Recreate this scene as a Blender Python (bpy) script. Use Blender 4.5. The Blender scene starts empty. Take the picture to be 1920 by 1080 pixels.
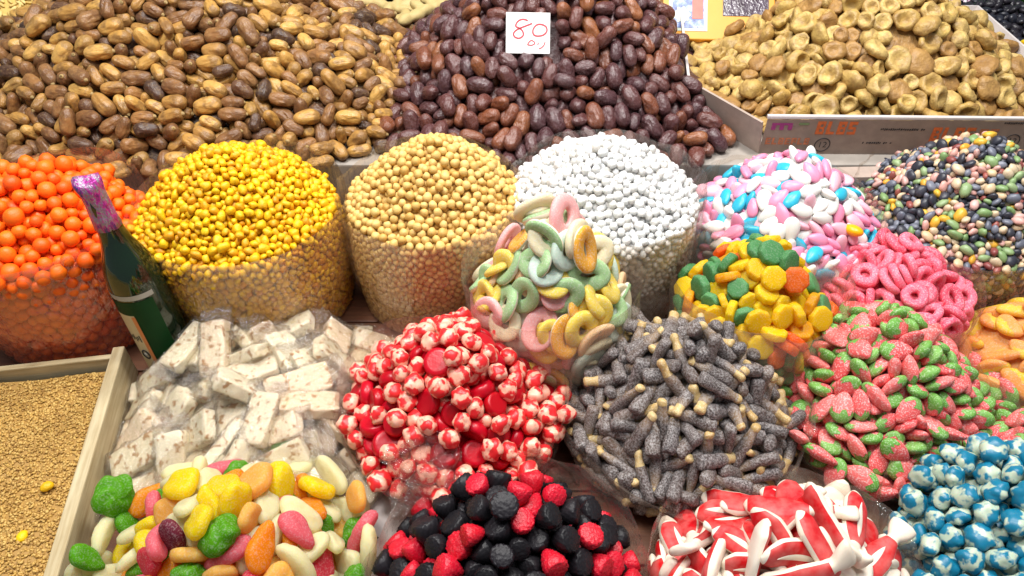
import bpy, bmesh, math, random
import numpy as np
from mathutils import Vector, Matrix

SC = bpy.context.scene
COL = SC.collection
rng = np.random.default_rng(11)
random.seed(5)
PI = math.pi

# ------------------------------------------------------------------ camera
CAM_H, PITCH, FPX = 0.845, math.radians(44.0), 1396.0
cam_d = bpy.data.cameras.new('camera')
cam = bpy.data.objects.new('camera', cam_d)
COL.objects.link(cam)
cam.location = (0, 0, CAM_H)
cam.rotation_euler = (PI / 2 - PITCH, 0, 0)
cam_d.sensor_width = 36.0
cam_d.lens = 36.0 * FPX / 1920.0
cam_d.clip_start = 0.02
cam_d.clip_end = 60
SC.camera = cam

# ------------------------------------------------------------------ light
world = bpy.data.worlds.new('World')
SC.world = world
world.use_nodes = True
bg = world.node_tree.nodes['Background']
bg.inputs[0].default_value = (0.86, 0.93, 1.0, 1)
bg.inputs[1].default_value = 0.20

def lamp(name, loc, size, power, col, target=(0.0, 0.8, 0.1), shape='DISK'):
    d = bpy.data.lights.new(name, 'AREA')
    d.shape = shape
    d.size = size
    if shape == 'RECTANGLE':
        d.size_y = size * 0.25
    d.energy = power
    d.color = col
    o = bpy.data.objects.new(name, d)
    COL.objects.link(o)
    o.location = loc
    o.rotation_euler = (Vector(target) - Vector(loc)).to_track_quat('-Z', 'Y').to_euler()
    return o

lamp('stall_lamp', (-0.55, 0.75, 1.80), 0.28, 19, (1.0, 0.97, 0.93), (-0.35, 0.75, 0))
lamp('stall_lamp', (0.55, 0.95, 1.80), 0.28, 19, (1.0, 0.97, 0.93), (0.35, 0.8, 0))
lamp('stall_lamp', (0.0, 1.55, 1.75), 0.28, 15, (1.0, 0.98, 0.94), (0.0, 1.1, 0))
lamp('stall_tube_lamp', (0.0, 0.35, 2.20), 1.6, 22, (0.97, 0.985, 1.0), (0, 0.7, 0), 'RECTANGLE')

SC.view_settings.view_transform = 'Standard'
SC.view_settings.look = 'None'
SC.view_settings.exposure = 0.14
SC.view_settings.gamma = 1.0
SC.render.engine = 'CYCLES'
SC.cycles.max_bounces = 10
SC.cycles.transparent_max_bounces = 24
SC.cycles.transmission_bounces = 6
SC.cycles.use_denoising = True

_S, _C = math.sin(PITCH), math.cos(PITCH)

def pix(u, v, z):
    """photo pixel -> point on the horizontal plane z"""
    a = (540 - v) / FPX
    d = ((u - 960) / FPX, _C + a * _S, -_S + a * _C)
    t = (CAM_H - z) / -d[2]
    return Vector((d[0] * t, d[1] * t, z))

# ------------------------------------------------------------------ materials
class NT:
    def __init__(self, name):
        self.m = bpy.data.materials.new(name)
        self.m.use_nodes = True
        self.t = self.m.node_tree
        self.b = self.t.nodes['Principled BSDF']
        self.out = self.t.nodes['Material Output']
    def n(self, typ, **kw):
        x = self.t.nodes.new(typ)
        for k, v in kw.items():
            setattr(x, k, v)
        return x
    def l(self, a, b):
        self.t.links.new(a, b)
    def math(self, op, a, b=None, c=None):
        x = self.n('ShaderNodeMath', operation=op)
        for i, q in enumerate((a, b, c)):
            if q is None:
                continue
            if isinstance(q, (int, float)):
                x.inputs[i].default_value = q
            else:
                self.l(q, x.inputs[i])
        return x.outputs[0]
    def mix(self, f, a, b, blend='MIX'):
        x = self.n('ShaderNodeMix', data_type='RGBA', blend_type=blend)
        for i, q in ((0, f), (6, a), (7, b)):
            if isinstance(q, (int, float)):
                x.inputs[i].default_value = q
            elif isinstance(q, tuple):
                x.inputs[i].default_value = (*q[:3], 1)
            else:
                self.l(q, x.inputs[i])
        return x.outputs[2]
    def ramp(self, fac, stops, interp='LINEAR'):
        x = self.n('ShaderNodeValToRGB')
        x.color_ramp.interpolation = interp
        e = x.color_ramp.elements
        while len(e) < len(stops):
            e.new(0.5)
        for el, (p, c) in zip(e, stops):
            el.position = p
            el.color = (*c, 1) if len(c) == 3 else c
        self.l(fac, x.inputs[0])
        return x.outputs[0]
    def rand(self):
        o = self.n('ShaderNodeObjectInfo')
        g = self.n('ShaderNodeNewGeometry')
        return self.math('FRACT', self.math('ADD', o.outputs['Random'], g.outputs['Random Per Island']))
    def lc(self):
        a = self.n('ShaderNodeAttribute', attribute_name='lc')
        return a.outputs['Vector']
    def noise(self, vec, scale, w=None, detail=2.0, rough=0.5):
        x = self.n('ShaderNodeTexNoise', noise_dimensions='4D' if w is not None else '3D')
        self.l(vec, x.inputs['Vector'])
        if w is not None:
            self.l(w, x.inputs['W'])
        x.inputs['Scale'].default_value = scale
        x.inputs['Detail'].default_value = detail
        x.inputs['Roughness'].default_value = rough
        return x.outputs[0]
    def stretch(self, vec, s):
        x = self.n('ShaderNodeVectorMath', operation='MULTIPLY')
        self.l(vec, x.inputs[0])
        x.inputs[1].default_value = s
        return x.outputs[0]
    def bump(self, h, strength, dist=0.001, prev=None):
        x = self.n('ShaderNodeBump')
        x.inputs['Strength'].default_value = strength
        x.inputs['Distance'].default_value = dist
        self.l(h, x.inputs['Height'])
        if prev is not None:
            self.l(prev, x.inputs['Normal'])
        return x.outputs[0]
    def set(self, **kw):
        for k, v in kw.items():
            k = k.replace('_', ' ')
            i = self.b.inputs[k]
            if isinstance(v, (int, float)):
                i.default_value = v
            elif isinstance(v, tuple):
                i.default_value = (*v, 1) if len(v) == 3 and i.type == 'RGBA' else v
            else:
                self.l(v, i)

def candy(name, palette, rough=0.45, sss=0.0, sss_r=0.004, mottle=0.25, mscale=120, mcol=None,
          sugar=0.0, sugar_col=(0.9, 0.86, 0.84), bump=0.15, bscale=500, coat=0.0, spec=0.5, trans=0.0, sscale=560, glow=0.0):
    """palette: colours spread over the individuals by their own random number"""
    vivid = lambda c: tuple(min(0.95, max(0.002, sum(c) / 3 + (q - sum(c) / 3) * 1.10)) for q in c)
    palette = [vivid(c) for c in palette]
    m = NT(name)
    r = m.rand()
    lc = m.lc()
    w = m.math('MULTIPLY', r, 37.0)
    if len(palette) == 1:
        col = m.ramp(r, [(0, tuple(c * 0.88 for c in palette[0])), (1, tuple(min(1, c * 1.1) for c in palette[0]))])
    else:
        k = len(palette) - 1
        col = m.ramp(r, [(i / k, c) for i, c in enumerate(palette)])
    if mottle:
        n1 = m.noise(lc, mscale, w, 3, 0.6)
        f = m.ramp(n1, [(0.38, (0, 0, 0)), (0.68, (1, 1, 1))])
        f = m.math('MULTIPLY', f, mottle)
        dark = mcol if mcol else tuple(c * 0.3 for c in palette[0])
        col = m.mix(f, col, dark)
    nb = m.noise(lc, bscale, w, 2, 0.6)
    norm = m.bump(nb, bump, 0.002)
    if sugar:
        ns = m.noise(lc, sscale, w, 1, 0.6)
        f = m.ramp(ns, [(0.50, (0, 0, 0)), (0.66, (1, 1, 1))])
        f2 = m.math('MULTIPLY', f, sugar)
        col = m.mix(f2, col, sugar_col)
        norm = m.bump(ns, 0.6, 0.0012, norm)
    m.set(Base_Color=col, Roughness=rough, Normal=norm, Specular_IOR_Level=spec)
    if sss:
        m.set(Subsurface_Weight=sss, Subsurface_Scale=sss_r)
        m.b.inputs['Subsurface Radius'].default_value = (1.0, 0.7, 0.5)
    if coat:
        m.set(Coat_Weight=coat, Coat_Roughness=0.12)
    if trans:
        m.set(Transmission_Weight=trans)
    if glow:
        tl = m.n('ShaderNodeBsdfTranslucent')
        m.l(col, tl.inputs[0])
        mx = m.n('ShaderNodeMixShader')
        mx.inputs[0].default_value = glow
        m.l(m.b.outputs[0], mx.inputs[1])
        m.l(tl.outputs[0], mx.inputs[2])
        m.l(mx.outputs[0], m.out.inputs['Surface'])
    return m.m

def plain(name, col, rough=0.6, nscale=60, namt=0.15, bump=0.1, metallic=0.0, spec=0.5):
    m = NT(name)
    tc = m.n('ShaderNodeTexCoord').outputs['Object']
    n1 = m.noise(tc, nscale, None, 4, 0.6)
    f = m.math('MULTIPLY', m.ramp(n1, [(0.35, (0, 0, 0)), (0.7, (1, 1, 1))]), namt)
    c = m.mix(f, col, tuple(q * 0.45 for q in col))
    m.set(Base_Color=c, Roughness=rough, Normal=m.bump(n1, bump, 0.002), Metallic=metallic, Specular_IOR_Level=spec)
    return m.m

def film_mat(name, haze=0.16, tint=(0.95, 0.90, 0.85), hazecol=(0.74, 0.66, 0.58), bscale=28, bstr=0.5, gloss=0.045):
    m = NT(name)
    tc = m.n('ShaderNodeTexCoord').outputs['Object']
    n0 = m.noise(m.stretch(tc, (1.0, 1.0, 0.22)), bscale * 1.7, None, 4, 0.7)
    n1 = m.math('ADD', m.math('MULTIPLY', m.noise(tc, bscale, None, 4, 0.65), 0.55), m.math('MULTIPLY', n0, 0.45))
    nrm = m.bump(n1, bstr, 0.012)
    tr = m.n('ShaderNodeBsdfTransparent')
    tr.inputs[0].default_value = (*tint, 1)
    di = m.n('ShaderNodeBsdfDiffuse')
    di.inputs[0].default_value = (*hazecol, 1)
    tl = m.n('ShaderNodeBsdfTranslucent')
    tl.inputs[0].default_value = (*hazecol, 1)
    m.l(nrm, di.inputs['Normal'])
    md = m.n('ShaderNodeMixShader')
    md.inputs[0].default_value = 0.5
    m.l(di.outputs[0], md.inputs[1])
    m.l(tl.outputs[0], md.inputs[2])
    m1 = m.n('ShaderNodeMixShader')
    fz = m.math('MULTIPLY', m.ramp(n1, [(0.3, (0.55,) * 3), (0.75, (1.5,) * 3)]), haze)
    m.l(fz, m1.inputs[0])
    m.l(tr.outputs[0], m1.inputs[1])
    m.l(md.outputs[0], m1.inputs[2])
    gl = m.n('ShaderNodeBsdfGlossy')
    gl.inputs['Roughness'].default_value = 0.09
    m.l(nrm, gl.inputs['Normal'])
    fr = m.n('ShaderNodeLayerWeight')
    fr.inputs[0].default_value = 0.5
    m.l(nrm, fr.inputs['Normal'])
    fac = m.math('MULTIPLY_ADD', m.math('POWER', fr.outputs['Facing'], 4.0), 0.6, gloss)
    m2 = m.n('ShaderNodeMixShader')
    m.l(fac, m2.inputs[0])
    m.l(m1.outputs[0], m2.inputs[1])
    m.l(gl.outputs[0], m2.inputs[2])
    m.l(m2.outputs[0], m.out.inputs['Surface'])
    return m.m

# ------------------------------------------------------------------ meshes
_ico = {}
def ico(sub):
    if sub not in _ico:
        bm = bmesh.new()
        bmesh.ops.create_icosphere(bm, subdivisions=max(sub, 1), radius=1)
        bm.verts.ensure_lookup_table()
        V = np.array([v.co[:] for v in bm.verts])
        F = np.array([[q.index for q in f.verts] for f in bm.faces])
        bm.free()
        _ico[sub] = (V, F)
    V, F = _ico[sub]
    return V.copy(), F

def wob(P, freq, seed, k=5):
    """smooth pseudo noise, about -1..1"""
    r = np.random.default_rng(seed)
    K = r.normal(size=(k, 3)) * freq
    ph = r.uniform(0, 6.28, k)
    return np.sin(P @ K.T + ph).sum(1) / math.sqrt(k) * 0.8

def mesh_np(name, V, F, mats=(), midx=None, lc=None, smooth=True):
    me = bpy.data.meshes.new(name)
    V = np.ascontiguousarray(V, dtype=np.float32)
    if isinstance(F, list) and len({len(f) for f in F}) > 1:
        tot = np.array([len(f) for f in F], dtype=np.int32)
        flat = np.array([i for f in F for i in f], dtype=np.int32)
    else:
        F = np.asarray(F, dtype=np.int32)
        tot = np.full(len(F), F.shape[1], dtype=np.int32)
        flat = F.ravel()
    me.vertices.add(len(V))
    me.vertices.foreach_set('co', V.ravel())
    me.loops.add(len(flat))
    me.loops.foreach_set('vertex_index', flat)
    me.polygons.add(len(tot))
    st = np.zeros(len(tot), dtype=np.int32)
    st[1:] = np.cumsum(tot)[:-1]
    me.polygons.foreach_set('loop_start', st)
    me.polygons.foreach_set('loop_total', tot)
    for m in mats:
        me.materials.append(m)
    if midx is not None:
        me.polygons.foreach_set('material_index', np.asarray(midx, dtype=np.int32))
    me.polygons.foreach_set('use_smooth', np.full(len(tot), smooth))
    me.update(calc_edges=True)
    L = V if lc is None else np.ascontiguousarray(lc, dtype=np.float32)
    at = me.attributes.new('lc', 'FLOAT_VECTOR', 'POINT')
    at.data.foreach_set('vector', L.ravel())
    me.validate()
    return me

def add(name, me, parent=None, loc=None, rot=None):
    o = bpy.data.objects.new(name, me)
    COL.objects.link(o)
    if parent is not None:
        o.parent = parent
    if loc is not None:
        o.location = loc
    if rot is not None:
        o.rotation_euler = rot
    return o

def tag(o, label=None, cat=None, group=None, kind=None):
    if label: o['label'] = label
    if cat: o['category'] = cat
    if group: o['group'] = group
    if kind: o['kind'] = kind
    return o

def empty(name, loc=(0, 0, 0), rot=(0, 0, 0)):
    o = bpy.data.objects.new(name, None)
    COL.objects.link(o)
    o.location = loc
    o.rotation_euler = rot
    o.empty_display_size = 0.01
    return o

def grid_faces(nu, nv, wrap):
    """nu stations along, nv round"""
    F = []
    for i in range(nu - 1):
        for j in range(nv if wrap else nv - 1):
            a, b = i * nv + j, i * nv + (j + 1) % nv
            c, d = (i + 1) * nv + (j + 1) % nv, (i + 1) * nv + j
            F += [[a, b, c], [a, c, d]]
    return F

def lathe(prof, nt=24, flat=(1, 1), axis='z', capped=True):
    V = []
    for (r, z) in prof:
        for j in range(nt):
            t = 2 * PI * j / nt
            p = (r * math.cos(t) * flat[0], r * math.sin(t) * flat[1], z)
            if axis == 'x':
                p = (z, p[0], p[1])
            V.append(p)
    F = grid_faces(len(prof), nt, True)
    if capped:
        for k, row in ((0, 0), (1, len(prof) - 1)):
            c = len(V)
            z = prof[row][1]
            V.append((z, 0, 0) if axis == 'x' else (0, 0, z))
            for j in range(nt):
                a, b = row * nt + j, row * nt + (j + 1) % nt
                F.append([c, b, a] if k == 0 else [c, a, b])
    V, F = np.array(V, float), np.array(F)
    return V, orient(V, F)

def pillow(outline, nt, top, bot, pw=3.0, rings=(0.0, 0.35, 0.62, 0.82, 0.93, 1.0)):
    """rounded slab: outline(theta)->(x,y), domes of height top and depth bot"""
    th = np.arange(nt) * 2 * PI / nt
    O = np.array([outline(t) for t in th])
    V = [(0, 0, top)]
    rr = rings[1:]
    for s in rr:
        z = top * (1 - s ** pw) ** 0.5
        V += [(x * s, y * s, z) for x, y in O]
    F = [[0, 1 + j, 1 + (j + 1) % nt] for j in range(nt)]
    F += [[a + 1 for a in f] for f in grid_faces(len(rr), nt, True)]
    n0 = len(V)
    for s in rr[:-1][::-1]:
        z = -bot * (1 - s ** pw) ** 0.5
        V += [(x * s, y * s, z) for x, y in O]
    rim = 1 + (len(rr) - 1) * nt
    nb = len(rr) - 1
    for j in range(nt):
        a, b = rim + j, rim + (j + 1) % nt
        c, d = n0 + (j + 1) % nt, n0 + j
        F += [[a, b, c], [a, c, d]]
    F += [[a + n0 for a in f] for f in grid_faces(nb, nt, True)]
    c = len(V)
    V.append((0, 0, -bot))
    last = n0 + (nb - 1) * nt
    F += [[c, last + (j + 1) % nt, last + j] for j in range(nt)]
    V, F = np.array(V, float), np.array(F)
    return V, orient(V, F)

def orient(V, F):
    """closed mesh: all normals outward"""
    bm = bmesh.new()
    vs = [bm.verts.new(p) for p in V]
    for f in F:
        try:
            bm.faces.new([vs[i] for i in f])
        except ValueError:
            pass
    bmesh.ops.recalc_face_normals(bm, faces=bm.faces[:])
    bm.verts.index_update()
    out = np.array([[q.index for q in f.verts] for f in bm.faces])
    bm.free()
    return out

def quad_cen(V, F, nq):
    """face centroids, the two halves of each of the first nq quads sharing theirs"""
    c = V[F].mean(1)
    m = 0.5 * (c[0:2 * nq:2] + c[1:2 * nq:2])
    c[0:2 * nq:2] = m
    c[1:2 * nq:2] = m
    return c

def split(V, F, mask):
    """faces where mask is true go to the second mesh"""
    out = []
    for mk in (~mask, mask):
        f = F[mk]
        u, inv = np.unique(f, return_inverse=True)
        out.append((V[u], inv.reshape(f.shape)))
    return out

def boxmesh(sx, sy, sz, bev=0.0, center=(0, 0, 0)):
    bm = bmesh.new()
    bmesh.ops.create_cube(bm, size=1)
    for v in bm.verts:
        v.co = Vector((v.co.x * sx, v.co.y * sy, v.co.z * sz))
    if bev:
        bmesh.ops.bevel(bm, geom=bm.edges[:], offset=bev, segments=2, affect='EDGES', profile=0.6)
    bmesh.ops.triangulate(bm, faces=bm.faces[:])
    bm.verts.ensure_lookup_table()
    V = np.array([v.co[:] for v in bm.verts]) + np.array(center)
    F = np.array([[q.index for q in f.verts] for f in bm.faces])
    bm.free()
    return V, F

# ------------------------------------------------------------------ packing
class Revolve:
    """solid of revolution given by a (rho, z) profile from the foot of the wall to the peak"""
    def __init__(self, c, prof, shift=(0, 0)):
        self.c = np.array(c[:2], float)
        self.p = np.array(prof, float)
        self.shift = np.array(shift, float)
        a, b = self.p[:-1], self.p[1:]
        t = b - a
        self.len = np.linalg.norm(t, axis=1)
        t = t / self.len[:, None]
        self.t = t
        self.nrm = np.stack([t[:, 1], -t[:, 0]], 1)   # outward
        self.zmax = self.p[:, 1].max()
    def centre_at(self, z):
        f = np.clip(z / self.zmax, 0, 1) ** 2
        return self.c[None] + f[:, None] * self.shift[None]
    def project(self, P):
        d = P[:, :2] - self.centre_at(P[:, 2])
        rho = np.linalg.norm(d, axis=1) + 1e-9
        e = d / rho[:, None]
        q = np.stack([rho, P[:, 2]], 1)
        a = self.p[:-1]
        w = q[:, None] - a[None]
        s = np.clip((w * self.t[None]).sum(2), 0, self.len[None])
        near = a[None] + s[..., None] * self.t[None]
        dv = q[:, None] - near
        dist = np.linalg.norm(dv, axis=2)
        i = dist.argmin(1)
        k = np.arange(len(P))
        n2 = self.nrm[i]
        sd = (dv[k, i] * n2).sum(1)
        n = np.stack([e[:, 0] * n2[:, 0], e[:, 1] * n2[:, 0], n2[:, 1]], 1)
        return sd, n, i
    def sample(self, n, seg_w, r, facing):
        w = self.len * (0.5 * (self.p[:-1, 0] + self.p[1:, 0]) + 0.003) * seg_w
        i = r.choice(len(w), n, p=w / w.sum())
        f = r.uniform(0, 1, n)
        q = self.p[:-1][i] * (1 - f[:, None]) + self.p[1:][i] * f[:, None]
        th = r.uniform(0, 2 * PI, n)
        wall = np.abs(self.nrm[i, 0]) > 0.85
        # the part of a wall turned away from the buyer is pressed against its neighbours
        th = np.where(wall, -PI / 2 + r.uniform(-1, 1, n) * facing, th)
        P = np.stack([q[:, 0] * np.cos(th), q[:, 0] * np.sin(th), q[:, 1]], 1)
        P[:, :2] += self.centre_at(P[:, 2])
        return P
    def mesh(self, nt=48, off=0.0):
        V, F = [], []
        P = self.p
        for (r, z) in P:
            c = self.centre_at(np.array([z]))[0]
            for j in range(nt):
                t = 2 * PI * j / nt
                V.append((c[0] + r * math.cos(t), c[1] + r * math.sin(t), z))
        F = grid_faces(len(P), nt, True)
        return np.array(V), np.array(F)

class Mound:
    """heap on a flat base: superellipse outline, heightfield"""
    def __init__(self, c, rx, ry, z0, h, p=2.5, shape=1.0, lump=0.0, seed=1, edge=0.0):
        self.c, self.rx, self.ry, self.z0, self.h, self.pw, self.sh = np.array(c[:2], float), rx, ry, z0, h, p, shape
        self.lump, self.seed, self.edge = lump, seed, edge
    def s(self, x, y):
        return ((np.abs(x - self.c[0]) / self.rx) ** self.pw + (np.abs(y - self.c[1]) / self.ry) ** self.pw) ** (1 / self.pw)
    def H(self, x, y):
        s = self.s(x, y)
        g = np.clip(1 - np.sqrt(s * s + 0.02) + 0.01, 0, 1) ** self.sh
        z = self.z0 + self.edge * (s < 1) + self.h * g
        if self.lump:
            P = np.stack([x, y, 0 * x], 1)
            z = z + self.lump * wob(P, 14, self.seed) * np.clip(g * 4, 0, 1)
        return z
    def project(self, P):
        e = 0.004
        z = self.H(P[:, 0], P[:, 1])
        gx = (self.H(P[:, 0] + e, P[:, 1]) - self.H(P[:, 0] - e, P[:, 1])) / (2 * e)
        gy = (self.H(P[:, 0], P[:, 1] + e) - self.H(P[:, 0], P[:, 1] - e)) / (2 * e)
        gx, gy = np.clip(gx, -1.2, 1.2), np.clip(gy, -1.2, 1.2)
        n = np.stack([-gx, -gy, np.ones_like(gx)], 1)
        n /= np.linalg.norm(n, axis=1)[:, None]
        return (P[:, 2] - z) * n[:, 2], n, np.full(len(P), 99)
    def sample(self, n, seg_w, r, facing):
        out = []
        while len(out) < n:
            q = r.uniform(-1, 1, (n * 2, 2)) * [self.rx, self.ry] + self.c
            out += [p for p in q if self.s(*p) < 1.0]
        q = np.array(out[:n])
        return np.column_stack([q, self.H(q[:, 0], q[:, 1])])
    def mesh(self, nt=40, off=0.0):
        xs = np.linspace(-1, 1, nt)
        X, Y = np.meshgrid(self.c[0] + xs * self.rx, self.c[1] + xs * self.ry)
        Z = self.H(X.ravel(), Y.ravel())
        V = np.column_stack([X.ravel(), Y.ravel(), Z])
        F = np.array(grid_faces(nt, nt, False))
        cen = V[F].mean(1)
        F = F[self.s(cen[:, 0], cen[:, 1]) < 1.0]
        return V, F

def pairs_of(P, R, item, margin):
    cell = 2 * R.max() + margin
    g = np.floor((P - P.min(0)) / cell).astype(np.int64) + 1
    d = g.max(0) + 2
    key = (g[:, 0] * d[1] + g[:, 1]) * d[2] + g[:, 2]
    order = np.argsort(key, kind='stable')
    ks = key[order]
    A, B = [], []
    for dx in (-1, 0, 1):
        for dy in (-1, 0, 1):
            for dz in (-1, 0, 1):
                k2 = key + (dx * d[1] + dy) * d[2] + dz
                lo = np.searchsorted(ks, k2, 'left')
                hi = np.searchsorted(ks, k2, 'right')
                cnt = hi - lo
                a = np.repeat(np.arange(len(P)), cnt)
                if not len(a):
                    continue
                o = np.arange(cnt.sum()) - np.repeat(np.cumsum(cnt) - cnt, cnt)
                b = order[np.repeat(lo, cnt) + o]
                k = (a < b) & (item[a] != item[b])
                a, b = a[k], b[k]
                k = ((P[a] - P[b]) ** 2).sum(1) < (R[a] + R[b] + margin) ** 2
                A.append(a[k]); B.append(b[k])
    return np.concatenate(A), np.concatenate(B)

def frames(n, tilt, spin, r, along=None):
    """rotation matrices with local z near the surface normal; along: preferred world direction of local x"""
    N = len(n)
    ref = r.normal(size=(N, 3)) if along is None else np.tile(np.array(along, float), (N, 1))
    if along is not None:
        ref = ref + r.normal(size=(N, 3)) * spin
    z = n + r.normal(size=(N, 3)) * tilt
    z /= np.linalg.norm(z, axis=1)[:, None]
    x = ref - (ref * z).sum(1)[:, None] * z
    x /= np.linalg.norm(x, axis=1)[:, None] + 1e-9
    y = np.cross(z, x)
    return np.stack([x, y, z], 2)

def pack(core, P, Rm, tmpl, scale, iters=60, grav=0.12, shell=None, relax=0.42, floor=None, obst=()):
    """position based relaxation of rigid clusters of balls resting on a core"""
    C = [t['sph'][0] * s for t, s in zip(tmpl, scale)]
    Rr = [t['sph'][1] * s for t, s in zip(tmpl, scale)]
    cnt = np.array([len(c) for c in C])
    item = np.repeat(np.arange(len(C)), cnt)
    start = np.concatenate([[0], np.cumsum(cnt)[:-1]])
    Q = np.concatenate(C)
    R = np.concatenate(Rr)
    mean = np.add.reduceat(Q, start) / cnt[:, None]
    Q0 = Q - mean[item]
    multi = cnt.max() > 1
    sz = np.add.reduceat((Q0 ** 2).sum(1), start) + 1e-8
    rm = R.mean()
    cen = P + np.einsum('nij,nj->ni', Rm, mean)
    a = b = None
    for it in range(iters):
        X = cen[item] + np.einsum('nij,nj->ni', Rm[item], Q0)
        if it % 6 == 0:
            a, b = pairs_of(X, R, item, 0.5 * rm)
        last = it > iters * 0.8
        sd, n, seg = core.project(X)
        D = -n * (grav * rm * (0.25 if last else 1.0))
        d = X[a] - X[b]
        L = np.linalg.norm(d, axis=1) + 1e-9
        pen = R[a] + R[b] - L
        k = pen > 0
        v = d[k] / L[k, None] * (pen[k] * relax)[:, None]
        for ax in range(3):
            D[:, ax] += np.bincount(a[k], v[:, ax], len(X)) - np.bincount(b[k], v[:, ax], len(X))
        X2 = X + D
        sd, n, seg = core.project(X2)
        push = np.clip(R - sd, 0, None)
        X2 += n * push[:, None]
        if shell is not None:
            wall = (np.abs(n[:, 2]) < 0.5)
            over = np.where(wall, np.clip(sd - (shell - R), 0, None), 0)
            X2 -= n * over[:, None]
        for (oa, ob, orad) in obst:
            ax_ = ob - oa
            tt = np.clip(((X2 - oa) @ ax_) / (ax_ @ ax_), 0, 1)
            dv = X2 - (oa + tt[:, None] * ax_)
            dl = np.linalg.norm(dv, axis=1) + 1e-9
            X2 += dv / dl[:, None] * np.clip(orad + R - dl, 0, None)[:, None]
        if floor is not None:
            X2[:, 2] = np.maximum(X2[:, 2], floor + R)
        cen = np.add.reduceat(X2, start) / cnt[:, None]
        if multi:
            Y = X2 - cen[item]
            A = np.add.reduceat(Y[:, :, None] * Q0[:, None, :], start) + Rm * (0.5 * sz)[:, None, None]
            U, S, Vt = np.linalg.svd(A)
            det = np.linalg.det(U @ Vt)
            U[:, :, 2] *= det[:, None]
            Rm = U @ Vt
    P = cen - np.einsum('nij,nj->ni', Rm, mean)
    return P, Rm

# ------------------------------------------------------------------ heaps of countable things
NEAR = {   # what stands to each side of a heap: (-x, +x, behind, before)
    'pale_dates': ('pale slivers', 'dark dates', 'ginger', 'yellow sack'), 'dark_dates': ('pale dates', 'fig tray', 'ginger', 'chickpea sack'),
    'figs': ('dark dates', 'black raisins', 'orange boxes', 'pebble sack'), 'orange': ('sesame tray', 'yellow sack', 'pale dates', 'sesame tray'),
    'yellow': ('orange sack', 'chickpea sack', 'pale dates', 'nougat'), 'chickpea': ('yellow sack', 'white sack', 'dark dates', 'red candies'),
    'white': ('chickpea sack', 'almond sack', 'dark dates', 'pastel rings'), 'almond': ('white sack', 'pebble sack', 'fig tray', 'octagonal jellies'),
    'pebble': ('almond sack', 'yellow heap', 'fig tray', 'pink rings'), 'rings': ('chickpea sack', 'octagonal jellies', 'white sack', 'bottle gummies'),
    'octo': ('pastel rings', 'pink rings', 'almond sack', 'bottle gummies'), 'pink': ('octagonal jellies', 'peach slices', 'pebble sack', 'strawberries'),
    'strawberry': ('bottle gummies', 'peach slices', 'pink rings', 'blue candies'), 'peach': ('strawberries', 'table edge', 'pebble sack', 'blue candies'),
    'cola': ('red candies', 'strawberries', 'octagonal jellies', 'finned gummies'), 'kiss_red': ('nougat', 'bottle gummies', 'chickpea sack', 'berry gummies'),
    'kiss_blue': ('finned gummies', 'table edge', 'strawberries', 'table edge'), 'berries': ('fruit gummies', 'finned gummies', 'red candies', 'table edge'),
    'tongues': ('berry gummies', 'blue candies', 'bottle gummies', 'table edge'), 'fruit': ('sesame tray', 'berry gummies', 'nougat', 'table edge'),
    'nougat': ('sesame tray', 'red candies', 'yellow sack', 'fruit gummies')}
def place_words(key, P):
    if key not in NEAR:
        return ''
    co = HEAPS[key]['core']
    d = np.asarray(P[:2]) - co.c
    sx = getattr(co, 'rx', None) or co.p[:, 0].max()
    sy = getattr(co, 'ry', None) or co.p[:, 0].max()
    d = d / [sx, sy]
    if np.hypot(*d) < 0.34:
        return ', near the top of the heap'
    if isinstance(co, Revolve) and P[2] < co.p[2, 1] - 0.004 and np.hypot(*d) > 0.85:
        return ', pressed against the clear film'
    k = (0 if d[0] < 0 else 1) if abs(d[0]) > abs(d[1]) else (2 if d[1] > 0 else 3)
    return ', facing the ' + NEAR[key][k]

ALL = []      # every placed item: dict(t, P, R, s, heap)
HEAPS = {}

def T(name, label, cat, group, parts, sph, low=None):
    """one variant of a countable thing. parts: [(name or None, V, F, material)], first is the root mesh"""
    ms = []
    for (pn, V, F, mat) in parts:
        ms.append((pn, mesh_np(pn or name, V, F, [mat])))
    return dict(name=name, label=label, cat=cat, group=group, parts=parts, meshes=ms,
                sph=(np.array(sph[0], float).reshape(-1, 3), np.array(sph[1], float).reshape(-1)), low=low)

def heap(key, core, variants, weights, n, size_jit=0.08, tilt=0.4, spin=0.3, along=None, layers=1.6, iters=60,
         seg_w=1.0, facing=1.9, shell=None, floor=None, seed=0, core_mat=None, stuff=None, grav=0.12, obst=(), keep=None):
    r = np.random.default_rng(1000 + seed)
    P = core.sample(n, seg_w, r, facing)
    sd, nrm, seg = core.project(P)
    w = np.array(weights, float)
    ti = r.choice(len(variants), n, p=w / w.sum())
    tm = [variants[i] for i in ti]
    sc = np.clip(r.normal(1, size_jit, n), 1 - 2.2 * size_jit, 1 + 2.2 * size_jit)
    thick = np.mean([t['sph'][1].mean() for t in variants])
    P = P + nrm * (thick * (1.0 + r.uniform(0, 2 * layers, n)))[:, None]
    Rm = frames(nrm, tilt, spin, r, along)
    P, Rm = pack(core, P, Rm, tm, sc, iters, grav, shell, floor=floor, obst=obst)
    for i in range(n):
        if keep is not None and not keep(P[i]):
            continue
        ALL.append(dict(t=tm[i], P=P[i], R=Rm[i], s=sc[i], heap=key))
    HEAPS[key] = dict(core=core, mat=core_mat, stuff=stuff)

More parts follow.
